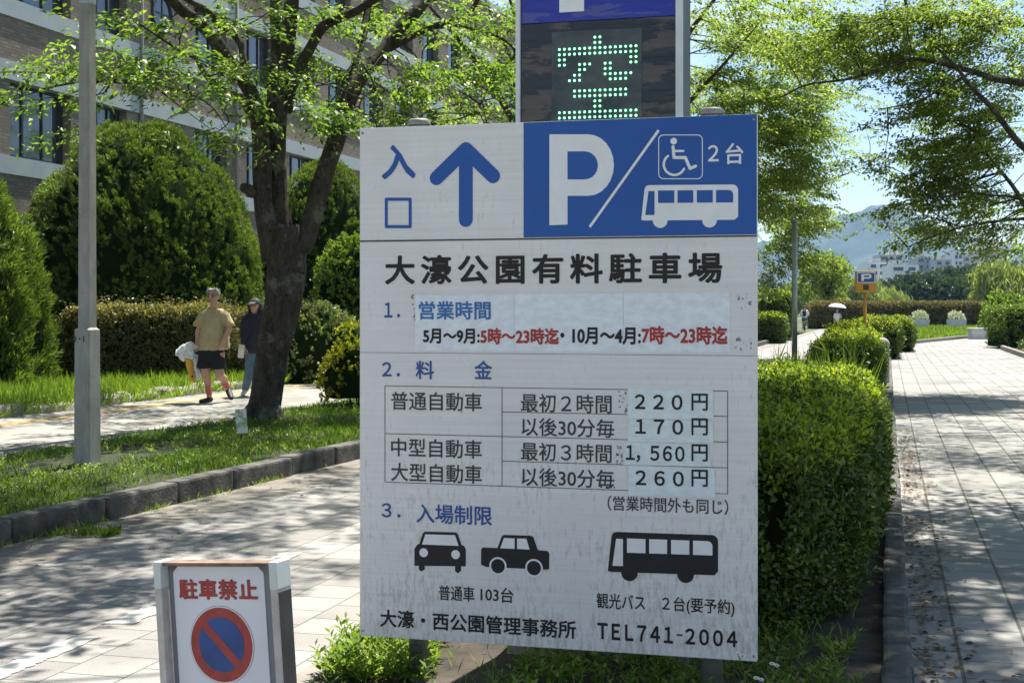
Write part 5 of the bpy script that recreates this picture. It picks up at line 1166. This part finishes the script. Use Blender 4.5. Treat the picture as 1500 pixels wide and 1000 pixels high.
seg += [(J(322, 540, 0), .095, lk, .066), (lk, .066, (lk+la)/2+np.array((0, .03, .04)), .061), ((lk+la)/2+np.array((0, .03, .04)), .061, la, .040), (J(410, 540, 0), .095, rk, .066), (rk, .066, (rk+ra)/2+np.array((0, .03, .03)), .06), ((rk+ra)/2+np.array((0, .03, .03)), .06, ra, .040)]
lt, rt = J(292, 850, -.10), J(492, 822, .06)
seg += [(la, .04, J(350, 842, .03), .038), (J(350, 845, .03), .036, lt, .03), (ra, .04, J(478, 800, .2), .038), (J(476, 800, .2), .036, rt, .03)]
body = soft('body', seg, skin, man, .0085, 4)
ls2, rs2 = J(302, 292, .03), J(452, 290, .0)
soft('t_shirt', [(J(352, 252, .02), (.075, .08, .035), J(404, 252, .02), (.075, .08, .035)), (J(378, 300, .02), (.175, .12, .08), J(374, 400, 0), (.195, .15, .08)), (J(374, 400, 0), (.195, .15, .08), J(366, 500, 0), (.21, .165, .055)), (J(364, 512, 0), (.215, .168, .02), J(366, 470, 0), (.205, .16, .03)),
                 (J(350, 258, .02), .05, ls2, .078), (J(406, 258, .02), .05, rs2, .078), (ls2, .078, J(270, 345, .07), (.07, .08, .035)), (rs2, .08, J(486, 342, -.02), (.075, .085, .035)), (J(462, 500, .02), (.06, .09, .03), J(440, 420, 0), (.08, .1, .05))], m_tee, man, .014, 4,
     lambda c: c+Vector((1, 1, .4))*(.014*mnoise.noise(Vector((c.x*11, c.y*11, c.z*5)))+.009*mnoise.noise(Vector((c.x*26+c.z*9, c.y*20, c.z*12)))))
soft('shorts', [(J(362, 520, 0), (.195, .14, .05), J(360, 560, 0), (.20, .145, .06)), (J(330, 555, 0), (.12, .13, .05), J(312, 628, -.04), (.115, .115, .03)), (J(398, 555, 0), (.12, .13, .05), J(408, 632, -.06), (.115, .12, .03))], m_shorts, man, .014, 4)
soft('hair', [(head+np.array((.008, .04, .05)), (.086, .085, .062), head+np.array((-.015, .0, .092)), (.066, .07, .026)), (head+np.array((.012, .06, .0)), (.082, .06, .05), head+np.array((.012, .05, .05)), (.085, .075, .055)), (head+np.array((-.05, -.045, .088)), (.028, .03, .018), head+np.array((.03, -.03, .10)), (.045, .045, .02)), (head+np.array((-.07, -.03, .085)), .018, head+np.array((-.045, -.06, .105)), .014), (head+np.array((.084, .01, .03)), (.010, .03, .035), head+np.array((.068, .0, .07)), (.025, .05, .03)), (head+np.array((-.082, .015, .03)), (.009, .022, .03), head+np.array((-.066, 0, .07)), (.025, .045, .028))], m_hair, man, .009, 1,
     lambda c: c+Vector((1, 1, 1.3))*.010*mnoise.noise(c*60)+Vector((1, 1, 1))*.007*mnoise.noise(c*120))
mb = MB()
for s_ in (-1, 1):
    cx = head+np.array((-.010+s_*.036, -.094, .012)); mb.tube([cx+np.array((.030*math.cos(t), .004*abs(math.cos(t)), .022*math.sin(t))) for t in np.linspace(0, 2*math.pi, 17)], .004, 6)
    mb.tube([head+np.array((-.010+s_*.066, -.09, .016)), head+np.array((s_*.088, .0, .012))], .0035, 5)
mb.tube([head+np.array((-.016, -.10, .014)), head+np.array((-.004, -.10, .014))], .004, 5); mb.build('glasses', m_dk, man)
mb = MB()
for s_ in (-1, 1): mb.ball(head+np.array((-.010+s_*.034, -.079, .012)), (.013, .008, .008), 8, 6)
mb.build('eyes', simple('eye', (.05, .035, .03), .3, .1, 5), man)
mb = MB(); mb.tube(spline([head+np.array((-.036, -.082, -.066)), head+np.array((-.012, -.09, -.064)), head+np.array((.014, -.083, -.066))], 4), .006, 6); mb.build('mouth', simple('lips', (.33, .13, .11), .5, .1, 5), man)
for a, kn, ft in ((la, lk, 0), (ra, rk, 1)): d = unit(kn-a); soft('sock', [(a-d*.02, .046, a+d*.075, .049)], m_sock, man, .012, 2)
soft('shoe', [(J(354, 843, .04), (.045, .055, .045), J(330, 848, -.03), (.047, .06, .036)), (J(330, 850, -.03), (.047, .06, .03), J(296, 853, -.13), (.044, .05, .024))], m_shoe, man, .01, 3)
soft('shoe', [(J(474, 788, .2), (.045, .05, .05), J(486, 815, .1), (.047, .05, .045)), (J(486, 815, .1), (.047, .05, .045), J(494, 834, .03), (.042, .045, .035))], m_shoe, man, .01, 3)
# his bundle: crumpled plastic with a yellow bag below
bg = thing('carrier_bundle', 'crumpled clear plastic over a yellow and white bag, held in the man\'s hand', 'bag', J(230, 600, 0))
def crumple(a, f): return lambda c: c+Vector((mnoise.noise(c*f), mnoise.noise(c*f+Vector((9, 0, 0))), mnoise.noise(c*f+Vector((0, 9, 0)))))*a
soft('plastic_wrap', [(J(158, 530, -.02), (.07, .07, .07), J(215, 500, 0), (.09, .08, .09)), (J(165, 565, 0), (.055, .06, .04), J(235, 560, 0), (.06, .06, .05)), (J(225, 480, 0), (.05, .05, .05), J(262, 500, .02), (.03, .03, .03)), (J(135, 520, 0), .025, J(160, 545, 0), .05)], m_plas, bg, .013, 0, crumple(.045, 17))
soft('yellow_panel', [(J(210, 575, -.02), (.055, .05, .02), J(235, 715, -.02), (.045, .05, .02))], m_yel, bg, .012, 1, crumple(.016, 12))
soft('white_panel', [(J(252, 560, .03), (.05, .055, .03), J(272, 702, .03), (.05, .05, .03))], m_plas, bg, .012, 1, crumple(.02, 12))
mb = MB(); mb.bbox(J(236, 690, -.078), (.022, .004, .03), .001, Matrix.Rotation(R(12), 3, 'Y')); mb.build('black_print', M['black'], bg)
# the woman behind the trunk
WY = 21.6; kW = WY/F/4.545; o1 = np.array(((372-750)/F*WY, WY, .134)); wm = thing('person', 'person in a navy hoodie and blue jeans half hidden behind the forked trunk', 'person', o1)
J = figure(o1, lambda cx: 230+cx/4.545, 800, kW, WY)
hd = J(650, 205, -.02); seg = [(J(655, 300, 0), (.15, .095, .07), J(655, 420, 0), (.13, .11, .1)), (J(655, 420, 0), (.13, .11, .1), J(655, 520, 0), (.155, .12, .1)), (J(655, 285, 0), (.07, .06, .05), J(653, 250, 0), .05), (J(653, 250, 0), .05, hd+np.array((0, .02, -.02)), .055),
       (hd+np.array((0, .02, .02)), (.076, .092, .09), hd+np.array((-.006, -.015, -.05)), (.055, .065, .055)), (hd+np.array((-.02, -.088, .0)), .010, hd+np.array((-.022, -.100, -.03)), .014)]
l1, r1 = J(592, 282, .02), J(715, 282, 0); e1, w1_ = J(578, 400, .04), J(585, 480, -.08); e2, w2_ = J(735, 400, .05), J(745, 480, -.02)
seg += [(l1, .055, e1, .040), (e1, .04, w1_, .028), (r1, .055, e2, .04), (e2, .04, w2_, .028)]; hand(seg, w1_, (.2, -.3, -1), (1, -.3, 0), .95, .7); hand(seg, w2_, (0, -.2, -1), (-1, -.3, 0), .95, .6)
k1, a1, k2, a2 = J(615, 650, -.06), J(588, 755, .10), J(700, 650, -.05), J(705, 760, -.05)
seg += [(J(625, 530, 0), .09, k1, .06), (k1, .06, a1, .04), (J(690, 530, 0), .09, k2, .06), (k2, .06, a2, .04), (a1, .038, J(575, 790, .02), .03), (a2, .038, J(695, 792, -.14), .03)]
soft('body', seg, skin, wm, .0085, 4)
soft('hoodie', [(J(620, 285, 0), (.08, .09, .05), J(692, 285, 0), (.08, .09, .05)), (J(655, 300, 0), (.175, .12, .08), J(655, 500, 0), (.175, .145, .08)), (l1, .075, e1, .062), (e1, .062, w1_+np.array((0, 0, .03)), .045), (r1, .075, e2, .062), (e2, .062, w2_+np.array((0, 0, .03)), .045), (J(655, 262, .05), (.10, .08, .05), J(662, 205, .06), (.095, .085, .09)), (J(618, 235, .04), (.02, .06, .05), J(612, 205, .045), (.02, .05, .05)), (J(640, 268, -.02), (.07, .07, .03), J(672, 262, -.02), (.07, .07, .035)), (J(690, 240, .01), (.045, .08, .06), J(688, 200, .03), (.04, .06, .05))], m_navy, wm, .014, 5)
soft('jeans', [(J(655, 525, 0), (.165, .13, .06), J(655, 550, 0), (.16, .13, .06)), (J(626, 555, 0), (.095, .105, .06), k1, .078), (k1, .078, a1, .062), (J(688, 555, 0), (.095, .105, .06), k2, .078), (k2, .078, a2, .062)], m_jean, wm, .014, 4)
soft('cap', [(hd+np.array((.0, .02, .06)), (.092, .105, .06), hd+np.array((.0, .02, .085)), (.08, .095, .05)), (hd+np.array((-.02, -.08, .052)), (.07, .035, .012), hd+np.array((-.03, -.14, .038)), (.055, .03, .008))], m_cap, wm, .011, 3)
mb = MB()
for s_ in (-1, 1): mb.ball(hd+np.array((-.014+s_*.032, -.076, .006)), (.012, .008, .007), 8, 6)
mb.build('eyes', m_dk, wm); mb = MB(); mb.tube([hd+np.array((-.036, -.079, -.058)), hd+np.array((-.018, -.084, -.057)), hd+np.array((.006, -.08, -.058))], .005, 6); mb.build('mouth', simple('lips_pale', (.36, .16, .14), .5, .1, 5), wm)
for p_, q_ in ((J(588, 770, .08), J(570, 790, -.02)), (J(705, 775, -.05), J(692, 790, -.16))): soft('shoe', [(p_, (.042, .05, .04), q_, (.04, .05, .026))], M['pale_concrete'], wm, .011, 3)
sb = thing('shoulder_bag', 'small white shoulder bag hanging at the hooded person\'s hip', 'bag', J(565, 500, -.12))
mb = MB(); mb.bbox(J(562, 502, -.14), (.095, .07, .21), .02, Matrix.Rotation(R(6), 3, 'Y')); mb.build('pouch', simple('white_leather', (.62, .60, .56), .5, .1, 8), sb)
mb = MB(); mb.bbox(J(563, 478, -.178), (.088, .012, .07), .005, Matrix.Rotation(R(6), 3, 'Y')); mb.build('flap', simple('white_leather_flap', (.56, .54, .50), .5, .1, 8), sb)
mb = MB(); mb.tube(spline([J(575, 455, -.13), J(600, 400, -.145), J(645, 320, -.135), J(690, 268, -.06)], 5), .012, 6); mb.build('strap', m_dk, sb)
# far walkers
UY = 104.0; kU = UY/F; xx = lambda px: (px-750)/F*UY; u0 = np.array((xx(1226), UY, 0))
um = thing('person', 'person in white holding up a white parasol before the red tipped hedge', 'person', u0); U = lambda px, py, dy=0.0: np.array((xx(px), UY+dy, CAMZ-(py-HZ)*kU))
seg = [(U(1226, 460), (.16, .1, .1), U(1226, 467), (.14, .1, .1)), (U(1226, 467), (.14, .1, .1), U(1226, 469), (.15, .11, .1)), (U(1226, 459), .07, U(1226.3, 456), .06), (U(1226.5, 454.5), (.085, .1, .11), U(1226.3, 456), .07), (U(1226.5, 455), .015, U(1226, 455.2, -.11), .02),
       (U(1223, 460), .055, U(1222, 465.5, .05), .045), (U(1222, 465.5, .05), .045, U(1224, 469, -.1), .035), (U(1229, 460), .055, U(1231.5, 464, -.08), .045), (U(1231.5, 464, -.08), .045, U(1230.5, 460.5, -.2), .035),
       (U(1224.5, 470), .09, U(1224, 476, -.05), .06), (U(1224, 476, -.05), .06, U(1224, 481, .05), .045), (U(1228, 470), .09, U(1228.5, 476), .06), (U(1228.5, 476), .06, U(1228.5, 481, -.1), .045), (U(1224, 481.3, .05), .045, U(1223.5, 481.6, -.08), .035), (U(1228.5, 481.3, -.1), .045, U(1228, 481.6, -.22), .035)]
hand(seg, U(1230.5, 460.5, -.2), (0, -.2, 1), (-1, -.2, 0), 1, .9); hand(seg, U(1224, 469, -.1), (0, -.2, -1), (1, -.2, 0), 1, .6)
soft('body', seg, skin, um, .014, 2)
m_wt = simple('white_cloth', (.66, .66, .68), .8, .08, 6)
soft('shirt', [(U(1226, 460), (.2, .13, .08), U(1226, 469.5), (.19, .14, .08)), (U(1223, 460), .075, U(1222, 465, .05), .07), (U(1229, 460), .075, U(1231.5, 464, -.06), .07)], m_wt, um, .02, 3)
soft('trousers', [(U(1226, 469), (.17, .13, .08), U(1226, 471), (.16, .13, .08)), (U(1224.5, 471), .1, U(1224, 476, -.05), .08), (U(1224, 476, -.05), .08, U(1224, 480.5, .05), .06), (U(1228, 471), .1, U(1228.5, 476), .08), (U(1228.5, 476), .08, U(1228.5, 480.5, -.1), .06)], m_navy, um, .02, 3)
soft('hair', [(U(1226.6, 453.8, .03), (.1, .1, .1), U(1226.8, 456, .06), (.09, .07, .08))], m_dk, um, .02, 2)
pa = thing('parasol', 'white parasol held over the far person', 'parasol', U(1226, 452)); mb = MB(); n = 16; pr = [(0.02, .32), (.25, .30), (.48, .22), (.62, .12), (.68, .02)]
mb.lathe(U(1226.5, 450.5), pr, n, Matrix.Rotation(R(6), 3, 'Y')); mb.lathe(U(1226.5, 450.5), [(r_, z-.012) for r_, z in pr[::-1]], n, Matrix.Rotation(R(6), 3, 'Y')); mb.build('canopy', m_wt, pa)
mb = MB(); mb.tube([U(1227.5, 442.5, -.02), U(1230.6, 462, -.2)], .012, 6); mb.build('shaft', m_dk, pa)
# the cyclist, seen from behind
CY = 92.0; kC = CY/F; V_ = lambda px, py, dy=0.0: np.array(((px-750)/F*CY+.275*dy, CY+dy, CAMZ-(py-HZ)*kC))
bk = thing('bicycle', 'dark bicycle ridden away along the road, seen from behind', 'bicycle', V_(1178, 487)); m_tyre = simple('tyre_rubber', (.02, .02, .02), .7, .1, 9)
wz = .33
for dy in (0.0, 1.05):
    c = V_(1178, 480, dy); c[2] = wz+.0; mb = MB(); ring = [c+np.array((.265*.30*math.cos(t), .30*math.cos(t), .30*math.sin(t))) for t in np.linspace(0, 2*math.pi, 25)]; mb.tube(ring, .024, 6, False); w_ = mb.build('wheel', m_tyre, bk)
    mb = MB(); mb.tube([c-np.array((.04, 0, 0)), c+np.array((.04, 0, 0))], .03, 8)
    for t in np.linspace(0, math.pi, 7)[:-1]: mb.tube([c-np.array((.265*.29*math.cos(t), .29*math.cos(t), .29*math.sin(t))), c+np.array((.265*.29*math.cos(t), .29*math.cos(t), .29*math.sin(t)))], .004, 4)
    mb.build('spokes', M['galv'], w_)
B0 = lambda dy, z, dx=0.0: np.array(((1178-750)/F*CY+.275*dy+dx, CY+dy, z))
mb = MB()
for a, b_ in ((B0(.45, .30), B0(.30, .86)), (B0(.45, .30), B0(.88, .85)), (B0(.33, .78), B0(.88, .82)), (B0(0, .33), B0(.45, .3)), (B0(0, .33), B0(.32, .76)), (B0(1.05, .33), B0(.86, .98))): mb.tube([a, b_], .018, 6)
mb.build('frame', M['dark_metal'], bk)
mb = MB(); mb.tube(spline([B0(.72, 1.02, -.27), B0(.84, 1.04, -.1), B0(.86, 1.0), B0(.84, 1.04, .1), B0(.72, 1.02, .27)], 4), .014, 6); mb.build('handlebar', M['galv'], bk)
mb = MB(); mb.ball(B0(.28, .9), (.08, .13, .04), 12, 8); mb.build('saddle', m_tyre, bk)
cy_ = thing('person', 'cyclist in a white shirt and dark cap with a black backpack, riding away', 'person', B0(.3, 0))
seg = [(B0(.32, .98), (.15, .12, .1), B0(.42, 1.38), (.16, .1, .1)), (B0(.44, 1.42), .06, B0(.50, 1.56), .055), (B0(.50, 1.62), (.08, .1, .1), B0(.5, 1.56), .07), (B0(.58, 1.60), .02, B0(.61, 1.58), .02)]
for s_ in (-1, 1):
    seg += [(B0(.42, 1.38, s_*.17), .055, B0(.55, 1.15, s_*.27), .045), (B0(.55, 1.15, s_*.27), .045, B0(.72, 1.05, s_*.25), .032), (B0(.32, .94, s_*.09), .09, B0(.62, .70+.1*s_, s_*.11), .062), (B0(.62, .70+.1*s_, s_*.11), .062, B0(.42, .30+.12*s_, s_*.12), .042), (B0(.42, .27+.12*s_, s_*.12), .04, B0(.58, .24+.12*s_, s_*.12), .03)]
    hand(seg, B0(.72, 1.05, s_*.25), (0, .8, -.2), (-s_, .2, .1), 1, .9)
soft('body', seg, skin, cy_, .014, 2)
soft('shirt', [(B0(.32, .98), (.19, .14, .1), B0(.42, 1.38), (.2, .13, .09)), (B0(.42, 1.38, -.17), .08, B0(.50, 1.2, -.25), .075), (B0(.42, 1.38, .17), .08, B0(.50, 1.2, .25), .075)], m_wt, cy_, .02, 3)
m_teal = simple('teal_shorts', (.02, .16, .17), .8, .1, 9)
soft('shorts', [(B0(.32, .93, -.09), .115, B0(.55, .72, -.11), .09), (B0(.32, .93, .09), .115, B0(.56, .82, .11), .09)], m_teal, cy_, .02, 3)
soft('cap', [(B0(.49, 1.68), (.095, .11, .055), B0(.50, 1.71), (.085, .1, .04))], m_dk, cy_, .02, 2)
bp_ = thing('backpack', 'black backpack on the cyclist\'s back', 'backpack', B0(.2, 1.05)); soft('pack', [(B0(.22, 1.10), (.14, .09, .1), B0(.29, 1.36), (.13, .08, .09))], m_dk, bp_, .018, 3)
for s_ in (-1, 1): mb = MB(); mb.tube(spline([B0(.30, 1.42, s_*.09), B0(.42, 1.5, s_*.1), B0(.56, 1.38, s_*.1), B0(.50, 1.15, s_*.14)], 4), .018, 6); mb.build('shoulder_strap', m_dk, bp_)

# ------------------------------------------------------------------ air
def haze():
    m = bpy.data.materials.new('haze'); m.use_nodes = True; nt = m.node_tree; nt.nodes.clear()
    v = nt.nodes.new('ShaderNodeVolumePrincipled'); o = nt.nodes.new('ShaderNodeOutputMaterial'); v.inputs['Color'].default_value = (.34, .60, 1, 1); v.inputs['Density'].default_value = .00011; v.inputs['Anisotropy'].default_value = .1
    nt.links.new(v.outputs[0], o.inputs['Volume'])
    mb = MB(); mb.box((100, 1700, 200), (2900, 3500, 410)); setp(mb.build('haze', m), kind='stuff')
haze()
